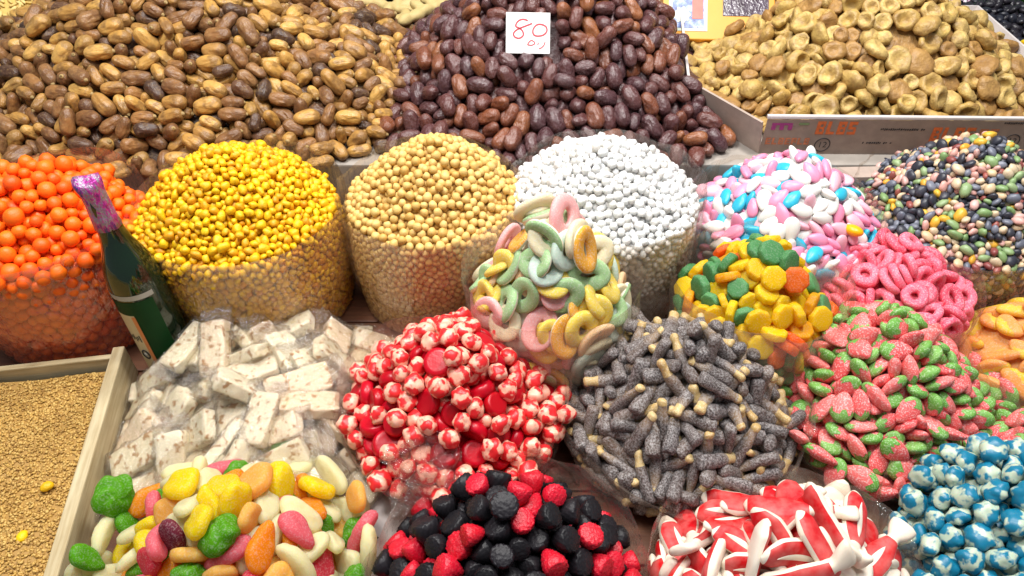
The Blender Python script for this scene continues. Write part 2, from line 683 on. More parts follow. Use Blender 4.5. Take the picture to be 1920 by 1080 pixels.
def visible():
    """pixels of the photograph's view each item shows, by splatting its balls into a small depth buffer"""
    W, Hh = 768, 432
    f = FPX * W / 1920
    zb = np.full((Hh, W), 1e9)
    ib = np.full((Hh, W), -1, dtype=np.int64)
    for i, it in enumerate(ALL):
        X = it['P'] + (it['t']['sph'][0] * it['s']) @ it['R'].T
        R = it['t']['sph'][1] * it['s']
        for x, r in zip(X, R):
            dz = CAM_H - x[2]
            dep = x[1] * _C + dz * _S
            up = x[1] * _S - dz * _C
            u, v, q = W / 2 + f * x[0] / dep, Hh / 2 - f * up / dep, f * r / dep
            a0, a1, b0, b1 = int(max(0, u - q)), int(min(W - 1, u + q) + 1), int(max(0, v - q)), int(min(Hh - 1, v + q) + 1)
            if a0 >= a1 or b0 >= b1:
                continue
            yy, xx = np.ogrid[b0:b1, a0:a1]
            m = ((xx + 0.5 - u) ** 2 + (yy + 0.5 - v) ** 2) <= q * q + 0.3
            zz = dep - r * 0.8
            m &= zb[b0:b1, a0:a1] > zz
            zb[b0:b1, a0:a1][m] = zz
            ib[b0:b1, a0:a1][m] = i
    c = np.bincount(ib[ib >= 0].ravel(), minlength=len(ALL))
    return c

def realise(limit=295):
    px = visible()
    byname = {}
    for i, it in enumerate(ALL):
        byname.setdefault(it['t']['name'], []).append(i)
    single = set()
    for nme, idx in byname.items():
        idx = sorted([i for i in idx if px[i] >= 2], key=lambda i: -px[i])
        single.update(idx[:limit])
    rest = {}
    for i, it in enumerate(ALL):
        if i in single:
            M = Matrix.Identity(4)
            R3 = it['R'] * it['s']
            for a in range(3):
                for b in range(3):
                    M[a][b] = R3[a, b]
                M[a][3] = it['P'][a]
            t = it['t']
            o = add(t['name'], t['meshes'][0][1])
            o.matrix_world = M
            tag(o, t['label'] + place_words(it['heap'], it['P']), t['cat'], t['group'])
            for pn, me in t['meshes'][1:]:
                c = bpy.data.objects.new(pn, me)
                COL.objects.link(c)
                c.parent = o
        else:
            rest.setdefault(it['heap'], []).append(it)
    for key, H in HEAPS.items():
        VV, FF, MI, LC, mats, n = [], [], [], [], [], 0
        for it in rest.get(key, []):
            for (pn, V, F, mat) in (it['t']['low'] or it['t']['parts']):
                if mat not in mats:
                    mats.append(mat)
                VV.append((V * it['s']) @ it['R'].T + it['P'])
                LC.append(V)
                FF.append(F + n)
                MI.append(np.full(len(F), mats.index(mat)))
                n += len(V)
        if H['mat'] is not None:
            V, F = H['core'].mesh()
            mats.append(H['mat'])
            VV.append(V); LC.append(V); FF.append(F + n); MI.append(np.full(len(F), len(mats) - 1))
        if not VV:
            continue
        nm, lab, cat = H['stuff']
        me = mesh_np(nm, np.concatenate(VV), np.concatenate(FF), mats, np.concatenate(MI), np.concatenate(LC))
        tag(add(nm, me), lab, cat, kind='stuff')
    return px

# ------------------------------------------------------------------ sacks of clear film
M_FILM = film_mat('clear_film', haze=0.12, bscale=26, bstr=1.0, gloss=0.15)
M_FILM_THIN = film_mat('thin_clear_film', haze=0.12, bscale=40, bstr=1.0, gloss=0.09)
M_HEM = film_mat('film_hem', haze=0.30, hazecol=(0.74, 0.68, 0.62))

def sack(name, label, c, prof, seed, wob_amp=0.006, hem_wob=0.010, mat=None, nz=14, nt=96, shift=(0, 0), zmax=1, group='clear plastic sacks on the stall', hemmed=True):
    """open tube of film round (cx, cy): prof = [(radius, z), ...] from foot to hem"""
    r = np.random.default_rng(seed)
    pr = np.array(prof)
    zz = np.linspace(pr[0, 1], pr[-1, 1], nz)
    rr = np.interp(zz, pr[:, 1], pr[:, 0])
    th = np.arange(nt) * 2 * PI / nt
    ring = np.stack([np.cos(th), np.sin(th), 0 * th], 1)
    hem = hem_wob * (0.6 * wob(ring, 2.2, seed) + 0.4 * wob(ring, 6, seed + 1))
    V = []
    for i, (R, z) in enumerate(zip(rr, zz)):
        f = (i / (nz - 1))
        P3 = ring * 1.0 + np.array([0, 0, f * 1.2])
        d = wob_amp * (0.6 * wob(P3, 4, seed + 2) + 0.5 * wob(P3, 11, seed + 3)) * (0.35 + 0.65 * f)
        d = np.abs(d) * 0.7 + d * 0.3 + 0.0016 * np.abs(np.sin(th * 13 + 3 * wob(P3, 2.5, seed + 8))) * np.clip(wob(P3, 3, seed + 9), 0, 1)
        cz = np.array(shift) * min(1, z / zmax) ** 2
        rad = R + d
        V += list(np.stack([rad * ring[:, 0] + cz[0], rad * ring[:, 1] + cz[1], z + hem * f * f], 1))
    V = np.array(V)
    F = np.array(grid_faces(nz, nt, True))
    root = empty(name, (c[0], c[1], 0))
    tag(root, label, 'plastic sack', group)
    add('film_wall', mesh_np('film_wall', V, F, [mat or M_FILM]), root)
    if not hemmed:
        return root
    # folded hem: a flat roll of film along the upper edge
    top = V[-nt:]
    cc = top.mean(0)
    o = top - cc
    o[:, 2] = 0
    o /= np.linalg.norm(o, axis=1)[:, None]
    HV = []
    for k in range(6):
        a = 2 * PI * k / 6
        HV.append(top + o * 0.0008 * math.cos(a) + np.array([0, 0, 0.0026 * math.sin(a)]))
    HV = np.array(HV)          # 6, nt, 3
    V2 = HV.transpose(1, 0, 2).reshape(-1, 3)
    F2 = grid_faces(nt, 6, True)
    for j in range(6):
        a, b = (nt - 1) * 6 + j, (nt - 1) * 6 + (j + 1) % 6
        d, e = (j + 1) % 6, j
        F2 += [[a, b, d], [a, d, e]]
    add('folded_hem', mesh_np('folded_hem', V2, np.array(F2), [M_HEM]), root)
    return root

# ================================================================== SETTING
def wood(name, c1, c2, scale=9, rough=0.55):
    m = NT(name)
    tc = m.n('ShaderNodeTexCoord').outputs['Object']
    mp = m.n('ShaderNodeMapping')
    mp.inputs['Scale'].default_value = (1, 14, 14)
    m.l(tc, mp.inputs[0])
    oi = m.n('ShaderNodeObjectInfo').outputs['Random']
    n1 = m.noise(mp.outputs[0], scale, m.math('MULTIPLY', oi, 20.0), 5, 0.65)
    n2 = m.noise(tc, 35, None, 3, 0.6)
    c = m.ramp(n1, [(0.3, c1), (0.7, c2)])
    c = m.mix(m.math('MULTIPLY', n2, 0.35), c, tuple(q * 0.4 for q in c1))
    m.set(Base_Color=c, Roughness=rough, Normal=m.bump(n1, 0.35, 0.002))
    return m.m

M_TABLE = wood('table_wood', (0.10, 0.032, 0.014), (0.21, 0.085, 0.038))
M_PALEWOOD = wood('pale_wood', (0.36, 0.25, 0.11), (0.72, 0.62, 0.40), 7, 0.7)
M_WHITEBOARD = plain('white_painted_board', (0.38, 0.34, 0.30), 0.5, 30, 0.3)
M_CARTON_W = plain('white_carton', (0.66, 0.60, 0.58), 0.75, 25, 0.25)
M_CARTON_B = plain('grey_brown_carton', (0.44, 0.345, 0.29), 0.8, 45, 0.35)
M_BLACKINK = plain('black_ink', (0.018, 0.017, 0.02), 0.7, 80, 0.1)

table = empty('table_top', (0, 0.55, 0))
tag(table, 'brown wooden table top of long planks under the sacks', 'table', kind='structure')
for i in range(11):
    w = 0.0985
    V, F = boxmesh(2.6, w - 0.003, 0.03, 0.002)
    o = add('plank', mesh_np('plank', V, F, [M_TABLE], smooth=False), table, (random.uniform(-0.02, 0.02), -0.49 + i * w, -0.0152 + random.uniform(-0.0006, 0.0)))
tier = add('rear_shelf', mesh_np('rear_shelf', *boxmesh(3.2, 1.3, 0.145, 0.003), [M_WHITEBOARD], smooth=False), None, (0, 1.035 + 0.65, 0.0585))
tag(tier, 'white painted raised shelf under the date heaps', 'shelf', kind='structure')
TIER = 0.1315

# ================================================================== COUNTABLE SWEETS
# ---- light dates
def date_mesh(a, b, c, seed, sub=3, crease=0.040, sq=3.1):
    V, F = ico(sub)
    x = V[:, 0]
    rad = np.sqrt(np.clip(1 - np.abs(x) ** sq, 0, 1))
    yz = V[:, 1:] / (np.linalg.norm(V[:, 1:], axis=1)[:, None] + 1e-9)
    th = np.arctan2(yz[:, 1], yz[:, 0])
    r = np.random.default_rng(seed)
    cr = crease * (np.sin(th * 4 + 2.5 * wob(V, 1.5, seed) + r.uniform(0, 6)) + 0.8 * np.sin(th * 9 + 3.5 * wob(V, 2.2, seed + 9)) * (0.5 + 0.5 * wob(V, 2, seed + 11)))
    fold = np.abs(np.sin(th * 7 + 2.2 * wob(V, 2.5, seed + 21) + 1.3 * x)) ** 0.6
    dent = np.exp(-((wob(V, 2.0, seed + 31) - 0.9) / 0.35) ** 2)
    cr = cr + 0.055 * (fold - 0.7) * np.clip(0.5 + wob(V, 1.8, seed + 22), 0, 1) - 0.13 * dent + 0.02 * wob(V, 9, seed + 33)
    f = rad * (1 + cr * (1 - x ** 4) + 0.10 * wob(V, 2.2, seed + 3) + 0.035 * wob(V, 5, seed + 4)) * (1 + 0.16 * r.uniform(-1, 1) * x)
    W = np.column_stack([a * x + 0.03 * a * wob(V, 2, seed + 5), b * f * yz[:, 0], c * f * yz[:, 1] + 0.06 * c * (x * x) * r.uniform(-1.5, 1.5)])
    return W, F

M_DATE_L = []
for k, pal in enumerate([[(0.60, 0.35, 0.095), (0.47, 0.25, 0.06), (0.36, 0.185, 0.052)],
                         [(0.32, 0.150, 0.048), (0.20, 0.092, 0.036), (0.27, 0.135, 0.052)],
                         [(0.10, 0.048, 0.028), (0.055, 0.030, 0.022), (0.13, 0.062, 0.034)]]):
    m = NT('pale_date_skin')
    r_ = m.rand(); lc = m.lc(); w_ = m.math('MULTIPLY', r_, 31.0)
    col = m.ramp(r_, [(0, pal[0]), (0.5, pal[1]), (1, pal[2])])
    n1 = m.noise(lc, 75, w_, 2, 0.5)
    sx = m.n('ShaderNodeSeparateXYZ'); m.l(lc, sx.inputs[0])
    g = m.math('ADD', m.math('MULTIPLY', sx.outputs[0], 22.0), m.math('MULTIPLY', m.math('SUBTRACT', n1, 0.5), 3.2))
    f = m.ramp(m.math('ADD', g, 0.45), [(0.35, (0, 0, 0)), (0.75, (1, 1, 1))])
    col = m.mix(m.math('MULTIPLY', f, (0.55, 0.55, 0.3)[k]), col, (0.11, 0.05, 0.026))
    n2 = m.noise(lc, 260, w_, 3, 0.65)
    col = m.mix(m.math('MULTIPLY', m.ramp(n2, [(0.50, (0, 0, 0)), (0.75, (1, 1, 1))]), 0.28), col, (0.58, 0.38, 0.15))
    n3 = m.noise(m.stretch(lc, (0.3, 1, 1)), 330, w_, 3, 0.6)
    m.set(Base_Color=col, Roughness=0.33, Specular_IOR_Level=0.4, Normal=m.bump(n3, 0.6, 0.003, m.bump(n2, 0.3, 0.002)))
    M_DATE_L.append(m.m)
M_CALYX = candy('date_stem_cap', [(0.36, 0.25, 0.11)], 0.7)

def sph_line(a, r, k):
    return [(x, 0, 0) for x in np.linspace(-a, a, k)], [r] * k

dates_l = []
for s in range(7):
    mt = (0, 0, 0, 1, 1, 1, 2)[s]
    a, b, c = 0.0192 + 0.001 * (s % 3), 0.0114 + 0.0006 * (s % 2), 0.0106
    V, F = date_mesh(a, b, c, 40 + s, 4)
    tone = ('golden tan', 'mid brown', 'very dark brown')[mt]
    parts = [(None, V, F, M_DATE_L[mt])]
    if s in (0, 3, 5):
        Vc, Fc = lathe([(0.0, 0.0028), (0.0024, 0.0022), (0.0036, 0.0004), (0.003, -0.002)], 8)
        Vc = Vc[:, [2, 0, 1]] + [a * 0.975, 0, 0]
        parts.append(('stem_cap', Vc, orient(Vc, Fc), M_CALYX))
    cap = ' with a pale stem cap' if len(parts) > 1 else ''
    dates_l.append(T('pale_date', f'{tone} wrinkled date{cap}', 'date', 'dates in the pale heap',
                     parts, sph_line(0.0096, 0.0104, 3)))
heap('pale_dates', Mound((-0.612, 1.30), 0.452, 0.275, TIER, 0.235, 3.0, 1.05, 0.006, 3), dates_l, [3.2, 3.0, 2.6, 2.2, 2.2, 2.0, 3.0], 1450,
     0.11, 0.35, 0.30, (1, 0.05, 0), 0.9, 55, seed=1, core_mat=M_DATE_L[2], floor=TIER,
     stuff=('pale_date_heap', 'brown dates lying underneath and behind in the pale date heap', 'dates'))

# ---- dark dates
M_DATE_D = []
for k, pal in enumerate([[(0.105, 0.034, 0.030), (0.065, 0.026, 0.030), (0.13, 0.040, 0.028)],
                         [(0.20, 0.062, 0.026), (0.15, 0.046, 0.024), (0.27, 0.095, 0.032)]]):
    m = NT('dark_date_skin')
    r_ = m.rand(); lc = m.lc(); w_ = m.math('MULTIPLY', r_, 31.0)
    col = m.ramp(r_, [(0, pal[0]), (0.5, pal[1]), (1, pal[2])])
    n2 = m.noise(lc, 330, w_, 3, 0.7)
    n1 = m.noise(lc, 90, w_, 2, 0.5)
    bloom = m.math('MULTIPLY', m.ramp(n2, [(0.5, (0, 0, 0)), (0.72, (1, 1, 1))]), m.ramp(n1, [(0.4, (0.12,) * 3), (0.7, (0.6,) * 3)]))
    col = m.mix(bloom, col, (0.40, 0.28, 0.30))
    m.set(Base_Color=col, Roughness=m.math('MULTIPLY_ADD', n2, 0.30, 0.14), Specular_IOR_Level=0.6, Normal=m.bump(m.noise(m.stretch(lc, (0.4, 1, 1)), 300, w_, 3, 0.6), 0.7, 0.003, m.bump(n2, 0.45, 0.002)))
    M_DATE_D.append(m.m)
dates_d = []
for s in range(6):
    mt = (0, 0, 0, 0, 1, 1)[s]
    V, F = date_mesh(0.0196 + 0.0008 * (s % 3), 0.0120, 0.0114, 80 + s, 4, crease=0.035, sq=2.9)
    dates_d.append(T('dark_date', ('purplish black' if mt == 0 else 'reddish amber') + ' glossy date in the dark heap', 'date', 'dates in the dark heap',
                     [(None, V, F, M_DATE_D[mt])], sph_line(0.0098, 0.0114, 3)))
DARKC = Mound((0.074, 1.305), 0.326, 0.278, TIER, 0.290, 2.4, 1.40, 0.005, 5)
def ray_to(core, u, v, above):
    dv = Vector(((u - 960) / FPX, _C + (540 - v) / FPX * _S, -_S + (540 - v) / FPX * _C))
    t = 0.8
    while t < 2.0:
        q = Vector((0, 0, CAM_H)) + dv * t
        if q.z < core.H(np.array([q.x]), np.array([q.y]))[0] + above:
            return q
        t += 0.002
CARD = ray_to(DARKC, 990, 62, 0.040)
CARD_T = math.radians(52)          # lean of the price card from flat
def clear_of_card(P):
    """dates were pushed aside where the card stands"""
    q = Vector(P) - CARD
    up = q.y * math.cos(CARD_T) + q.z * math.sin(CARD_T)
    n = -q.y * math.sin(CARD_T) + q.z * math.cos(CARD_T)
    if P[0] > np.interp(P[1], [1.03, 1.068, 1.20, 1.52], [0.44, 0.405, 0.31, 0.33]) - 0.008:
        return False
    return not (abs(q.x) < 0.050 and -0.034 < up < 0.060 and -0.016 < n < 0.09)
heap('dark_dates', DARKC, dates_d, [3, 3, 3, 3, 1.7, 1.7], 1060,
     0.10, 0.32, 0.38, (0.05, -1, -0.45), 0.9, 55, seed=2, core_mat=M_DATE_D[0], floor=TIER, keep=clear_of_card,
     stuff=('dark_date_heap', 'dark dates lying underneath and behind in the dark date heap', 'dates'))

# ---- dried figs
M_FIG = []
for pal in ([(0.56, 0.39, 0.13), (0.62, 0.45, 0.18), (0.46, 0.29, 0.09)], [(0.36, 0.20, 0.07), (0.44, 0.26, 0.095)]):
    M_FIG.append(candy('dried_fig_skin', pal, 0.5, 0.0, 0.003, 0.75, 75, (0.20, 0.10, 0.035), bump=1.0, bscale=210))
figs = []
for s in range(7):
    r_ = np.random.default_rng(200 + s)
    V, F = ico(3)
    rho = np.linalg.norm(V[:, :2], axis=1)
    th = np.arctan2(V[:, 1], V[:, 0])
    out = 1 + 0.14 * wob(V, 1.8, 200 + s) + 0.05 * wob(V, 4.5, 230 + s) + 0.05 * np.sin(7 * th + 2 * wob(V, 1, 210 + s)) * rho
    X = V * out[:, None] * [0.0185, 0.0175 * r_.uniform(0.82, 1.05), 0.0098 * r_.uniform(0.85, 1.25)]
    deep = (0.013, 0.011, 0.008, 0.014, 0.0, 0.003, 0.010)[s]
    up = V[:, 2] > -0.1
    off = np.array([r_.uniform(-0.15, 0.15), r_.uniform(-0.15, 0.15)])
    q = np.linalg.norm(V[:, :2] - off, axis=1)
    X[:, 2] -= np.where(up, deep * np.exp(-(q / 0.5) ** 4), 0)
    X[:, 2] += 0.004 * V[:, 0] ** 2 * r_.uniform(-1, 1)
    mt = 1 if s in (2, 5) else 0
    hollow = 'with a sunken middle' if deep > 0.005 else 'plump and round'
    figs.append(T('dried_fig', ('brownish' if mt else 'pale tan') + f' dried fig {hollow}', 'fig', 'figs in the carton tray',
                  [(None, X, F, M_FIG[mt])], ([(0, 0, 0), (0.0095, 0, 0), (-0.0095, 0, 0), (0, 0.009, 0), (0, -0.009, 0)], [0.0096] * 5)))
FIGC = Mound((0.680, 1.315), 0.312, 0.25, TIER + 0.004, 0.225, 2.2, 1.12, 0.006, 9)
heap('figs', FIGC, figs, [3, 3, 2, 3, 2.4, 2.4, 3], 430, 0.14, 0.60, 0.3, None, 1.2, 90, seed=3, core_mat=M_FIG[1], floor=TIER + 0.006, keep=lambda P: P[1] > 1.097 and P[0] < 0.94,
     stuff=('dried_fig_heap', 'dried figs lying underneath and behind in the carton tray', 'figs'))

# ---- profiles of filled sacks: core inside, film outside
def sack_core(R, rim, peak, thick, foot=None, round_=0.55):
    foot = foot if foot else R * 0.93
    Ri = R - thick
    pts = [(foot - thick, 0.002), (Ri, rim * 0.5), (Ri, rim - thick * 1.2)]
    zt = peak - thick
    z0 = rim - thick * 1.2
    for k in range(1, 9):
        f = k / 8
        rr = Ri * (1 - f)
        g = (1 - (1 - f)) ** 1.0
        z = z0 + (zt - z0) * ((1 - round_) * f + round_ * math.sin(f * PI / 2))
        pts.append((max(rr, 0.0005), z))
    return pts

SACKS = dict(
    orange=((-0.672, 0.832), 0.142, 0.195, 0.274),
    yellow=((-0.392, 0.862), 0.1475, 0.195, 0.276),
    chickpea=((-0.119, 0.880), 0.1305, 0.195, 0.276),
    white=((0.141, 0.892), 0.1400, 0.195, 0.266),
    almond=((0.416, 0.905), 0.1400, 0.145, 0.236),
    pebble=((0.702, 0.930), 0.155, 0.130, 0.240),
)
def fill_weights(core, top=1.0, wall=1.0):
    return np.where(np.abs(core.nrm[:, 0]) > 0.85, wall, top)

# ---- orange balls
M_ORANGE = candy('orange_coating', [(0.90, 0.155, 0.006), (0.95, 0.20, 0.010), (0.84, 0.115, 0.005)], 0.5, 0.15, 0.004, 0.12, 60, (0.7, 0.07, 0.003), bump=0.3, bscale=380)
org = []
for s in range(4):
    V, F = ico(2 if s else 3)
    X = V * (1 + 0.08 * wob(V, 2.5, 300 + s) + 0.03 * wob(V, 6, 310 + s))[:, None] * 0.0093
    org.append(T('orange_ball', 'matte orange coated ball in the orange sack', 'candy', 'orange balls', [(None, X, F, M_ORANGE)], ([(0, 0, 0)], [0.0090])))
(c, R, rim, pk) = SACKS['orange']
core = Revolve(c, sack_core(R, rim, pk, 0.028), (0.012, -0.010))
heap('orange', core, org, [1, 1, 1, 1], 1150, 0.13, 1, layers=0.9, iters=55, seg_w=fill_weights(core, 1, 1.05), facing=2.0, shell=0.0275, seed=4, core_mat=M_ORANGE, floor=0.001,
     stuff=('orange_ball_heap', 'orange coated balls deeper down in the orange sack', 'candies'))

# ---- yellow roasted chickpeas
M_YELLOW = candy('yellow_coating', [(0.82, 0.49, 0.008), (0.86, 0.57, 0.012), (0.68, 0.30, 0.008)], 0.5, 0.08, 0.003, 0.45, 130, (0.44, 0.19, 0.012), bump=0.4, bscale=420)
yel = []
for s in range(5):
    V, F = ico(2)
    X = V * (1 + 0.26 * wob(V, 2.8, 330 + s) + 0.10 * wob(V, 6, 340 + s))[:, None] * [0.0066, 0.0055, 0.0049]
    yel.append(T('yellow_chickpea', 'bright yellow coated chickpea', 'chickpea', 'yellow chickpeas', [(None, X, F, M_YELLOW)], ([(0.0012, 0, 0), (-0.0012, 0, 0)], [0.0050, 0.0050])))
(c, R, rim, pk) = SACKS['yellow']
core = Revolve(c, sack_core(R, rim, pk, 0.019), (-0.012, -0.006))
heap('yellow', core, yel, [1] * 5, 3300, 0.13, 1, layers=1.2, iters=45, seg_w=fill_weights(core, 1, 0.85), facing=1.8, shell=0.0185, seed=5, core_mat=M_YELLOW, floor=0.001,
     stuff=('yellow_chickpea_heap', 'yellow coated chickpeas filling the rest of the yellow sack', 'chickpeas'))

# ---- plain chickpeas
M_CHICK = candy('chickpea_skin', [(0.68, 0.46, 0.16), (0.74, 0.53, 0.21), (0.58, 0.36, 0.11)], 0.55, 0.04, 0.002, 0.25, 120, (0.48, 0.24, 0.055), bump=0.25, bscale=420)
chk = []
for s in range(5):
    V, F = ico(2)
    X = V * (1 + 0.09 * wob(V, 2.6, 360 + s) + 0.03 * wob(V, 6, 365 + s))[:, None]
    X[:, 0] += 0.28 * np.exp(-((V[:, 1] ** 2 + (V[:, 2]) ** 2) / 0.10)) * (V[:, 0] > 0)
    X *= 1 - 0.16 * np.exp(-(V[:, 1] / 0.18) ** 2)[:, None] * (V[:, 2] > 0.2)[:, None]
    X *= 0.0061
    chk.append(T('roasted_chickpea', 'pale tan roasted chickpea', 'chickpea', 'tan chickpeas', [(None, X, F, M_CHICK)], ([(0, 0, 0)], [0.0058])))
(c, R, rim, pk) = SACKS['chickpea']
core = Revolve(c, sack_core(R, rim, pk, 0.019), (0.010, 0.006))
heap('chickpea', core, chk, [1] * 5, 2700, 0.08, 1, layers=1.2, iters=45, seg_w=fill_weights(core, 1, 0.95), facing=1.8, shell=0.0185, seed=6, core_mat=M_CHICK, floor=0.001,
     stuff=('chickpea_heap', 'tan chickpeas filling the rest of the chickpea sack', 'chickpeas'))

# ---- white sugared chickpeas
M_WHITE = candy('white_sugar_coating', [(0.72, 0.72, 0.71), (0.79, 0.79, 0.79), (0.64, 0.62, 0.58)], 0.6, 0.1, 0.003, 0.14, 110, (0.55, 0.48, 0.40), bump=0.5, bscale=520)
wht = []
for s in range(5):
    V, F = ico(2)
    X = V * (1 + 0.16 * wob(V, 3.0, 380 + s) + 0.08 * wob(V, 7, 390 + s))[:, None] * 0.0060
    wht.append(T('sugared_chickpea', 'lumpy white sugar coated chickpea', 'chickpea', 'white sugared chickpeas', [(None, X, F, M_WHITE)], ([(0, 0, 0)], [0.0056])))
(c, R, rim, pk) = SACKS['white']
core = Revolve(c, sack_core(R, rim, pk, 0.018), (-0.010, -0.008))
heap('white', core, wht, [1] * 5, 2900, 0.10, 1, layers=1.2, iters=45, seg_w=fill_weights(core, 1.05, 0.8), facing=1.8, shell=0.0175, seed=7, core_mat=M_WHITE, floor=0.001,
     stuff=('sugared_chickpea_heap', 'white sugared chickpeas filling the rest of the white sack', 'chickpeas'))

# ---- sugared almonds
alm = []
for s, (nm, colr, wt) in enumerate((('pink', (0.76, 0.30, 0.44), 3), ('white', (0.74, 0.73, 0.70), 4), ('turquoise blue', (0.06, 0.42, 0.58), 2.0), ('pale blue white', (0.52, 0.66, 0.74), 1.0), ('soft rose', (0.78, 0.46, 0.54), 1.4))):
    mt = candy('almond_glaze_' + nm.replace(' ', '_'), [colr, tuple(min(1, q * 1.06) for q in colr), tuple(q * 0.94 for q in colr)], 0.35, 0.25, 0.004, 0.05, 60, bump=0.06, bscale=300)
    for v in range(2):
        V, F = ico(3)
        taper = 1 - 0.26 * V[:, 0] - 0.10 * V[:, 0] ** 2
        X = np.column_stack([V[:, 0] * 0.0170, V[:, 1] * 0.0100 * taper, V[:, 2] * 0.0060]) * (1 + 0.04 * wob(V, 2, 400 + s * 3 + v))[:, None]
        alm.append((T('sugared_almond', f'{nm} smooth sugar glazed almond', 'candy', 'sugared almonds', [(None, X, F, mt)],
                      ([(0, 0, 0), (0.0085, 0, 0), (-0.0085, 0, 0), (0, 0.0034, 0), (0, -0.0034, 0)], [0.0063, 0.0055, 0.0060, 0.006, 0.006])), wt))
(c, R, rim, pk) = SACKS['almond']
core = Revolve(c, sack_core(R, rim, pk, 0.024, R * 0.86), (0.012, 0.006))
heap('almond', core, [a[0] for a in alm], [a[1] for a in alm], 720, 0.08, 0.32, layers=1.0, iters=60, seg_w=fill_weights(core, 1, 1), facing=2.0, shell=0.0235, seed=8, core_mat=alm[2][0]['parts'][0][3], floor=0.001,
     stuff=('sugared_almond_heap', 'sugared almonds deeper down in the pastel almond sack', 'candies'))

# ---- candy pebbles
peb = []
for s, (nm, pal, wt) in enumerate((('black', [(0.030, 0.032, 0.045), (0.055, 0.055, 0.07)], 4.2), ('slate grey', [(0.14, 0.15, 0.19), (0.22, 0.23, 0.28)], 2.6), ('cream', [(0.66, 0.48, 0.30), (0.68, 0.56, 0.40)], 2.4),
                                   ('pale pink', [(0.68, 0.38, 0.33), (0.72, 0.46, 0.42)], 2.4), ('leaf green', [(0.20, 0.32, 0.13), (0.32, 0.42, 0.22)], 1.5), ('amber yellow', [(0.74, 0.45, 0.08), (0.70, 0.36, 0.07)], 0.8), ('wine red', [(0.22, 0.06, 0.06), (0.34, 0.11, 0.09)], 0.9))):
    mt = candy('pebble_shell_' + nm.replace(' ', '_'), pal, 0.4, 0.0, 0.003, 0.3, 150, bump=0.15)
    for v in range(2):
        V, F = ico(2)
        X = V * (1 + 0.16 * wob(V, 1.9, 440 + s * 5 + v) + 0.07 * wob(V, 4, 470 + s + v))[:, None] * [0.0077, 0.0057, 0.0042]
        X = np.round(X / 0.0019) * 0.0019 * 0.45 + X * 0.55
        peb.append((T('candy_pebble', f'{nm} candy shaped like a small pebble', 'candy', 'candy pebbles', [(None, X, F, mt)],
                      ([(0.0022, 0, 0), (-0.0022, 0, 0)], [0.0047, 0.0047])), wt))
(c, R, rim, pk) = SACKS['pebble']
core = Revolve(c, sack_core(R, rim, pk, 0.020, R * 0.85), (0.014, 0.010))
heap('pebble', core, [a[0] for a in peb], [a[1] for a in peb], 3700, 0.18, 0.6, layers=1.2, iters=45, seg_w=fill_weights(core, 1, 1), facing=2.0, shell=0.0195, seed=9, core_mat=peb[0][0]['parts'][0][3], floor=0.001,
     stuff=('candy_pebble_heap', 'candy pebbles filling the rest of the flecked sack', 'candies'))

# ---- films of the rear row
def rear_sack(key, label, seed, up=0.003, foot=0.93, **kw):
    (c, R, rim, pk) = SACKS[key]
    sack('plastic_sack', label, c, [(R * foot, 0.003), (R + 0.003, rim * 0.45), (R + 0.001, rim), (R + 0.002, rim + up)], seed, 0.008, 0.008, hemmed=False, **kw)
rear_sack('orange', 'clear plastic sack holding orange balls, beside the green bottle', 1)
rear_sack('yellow', 'clear plastic sack full of bright yellow coated chickpeas', 2)
rear_sack('chickpea', 'clear plastic sack full of plain tan chickpeas', 3)
rear_sack('white', 'clear plastic sack full of white sugared chickpeas', 4)
rear_sack('almond', 'low clear plastic sack holding pink, white and turquoise sugared almonds', 5, 0.003, 0.86)
rear_sack('pebble', 'crumpled clear plastic sack holding black, pink and cream candy pebbles', 6, 0.004, 0.85)

# ================================================================== GUMMIES OF THE FRONT ROWS
def ring_mesh(a, b, r1, r2, nt=30, nm=12, bend=0.0, seed=0):
    V = []
    for i in range(nt):
        t = 2 * PI * i / nt
        ct, st = math.cos(t), math.sin(t)
        nx, ny = b * ct, a * st
        q = math.hypot(nx, ny)
        for j in range(nm):
            p = 2 * PI * j / nm
            cp, sp = math.cos(p), math.sin(p)
            cp, sp = math.copysign(abs(cp) ** 0.8, cp), math.copysign(abs(sp) ** 0.8, sp)
            x, y = a * ct + nx / q * r1 * cp, b * st + ny / q * r1 * cp
            V.append((x, y, r2 * sp + bend * x * x))
    V = np.array(V)
    F = grid_faces(nt, nm, True)
    for j in range(nm):
        A, B = (nt - 1) * nm + j, (nt - 1) * nm + (j + 1) % nm
        F += [[A, B, (j + 1) % nm], [A, (j + 1) % nm, j]]
    V *= (1 + 0.02 * wob(V, 90, seed))[:, None]
    return V, orient(V, np.array(F))

def disc_sph(a, b, r1, r, bend=0.0):
    """balls over the whole disc, so that nothing threads through the hole"""
    out = [(0, 0, 0)]
    for f, k in ((0.52, 7), (1.0, 14)):
        t = np.arange(k) * 2 * PI / k
        x = (a + r1 - r) * f * np.cos(t)
        out += list(np.column_stack([x, (b + r1 - r) * f * np.sin(t), bend * x * x]))
    return np.array(out), [r] * len(out)
def ring_sph(a, b, r, bend=0.0, k=8):
    t = np.arange(k) * 2 * PI / k
    x = a * np.cos(t)
    return np.column_stack([x, b * np.sin(t), bend * x * x]), [r] * k

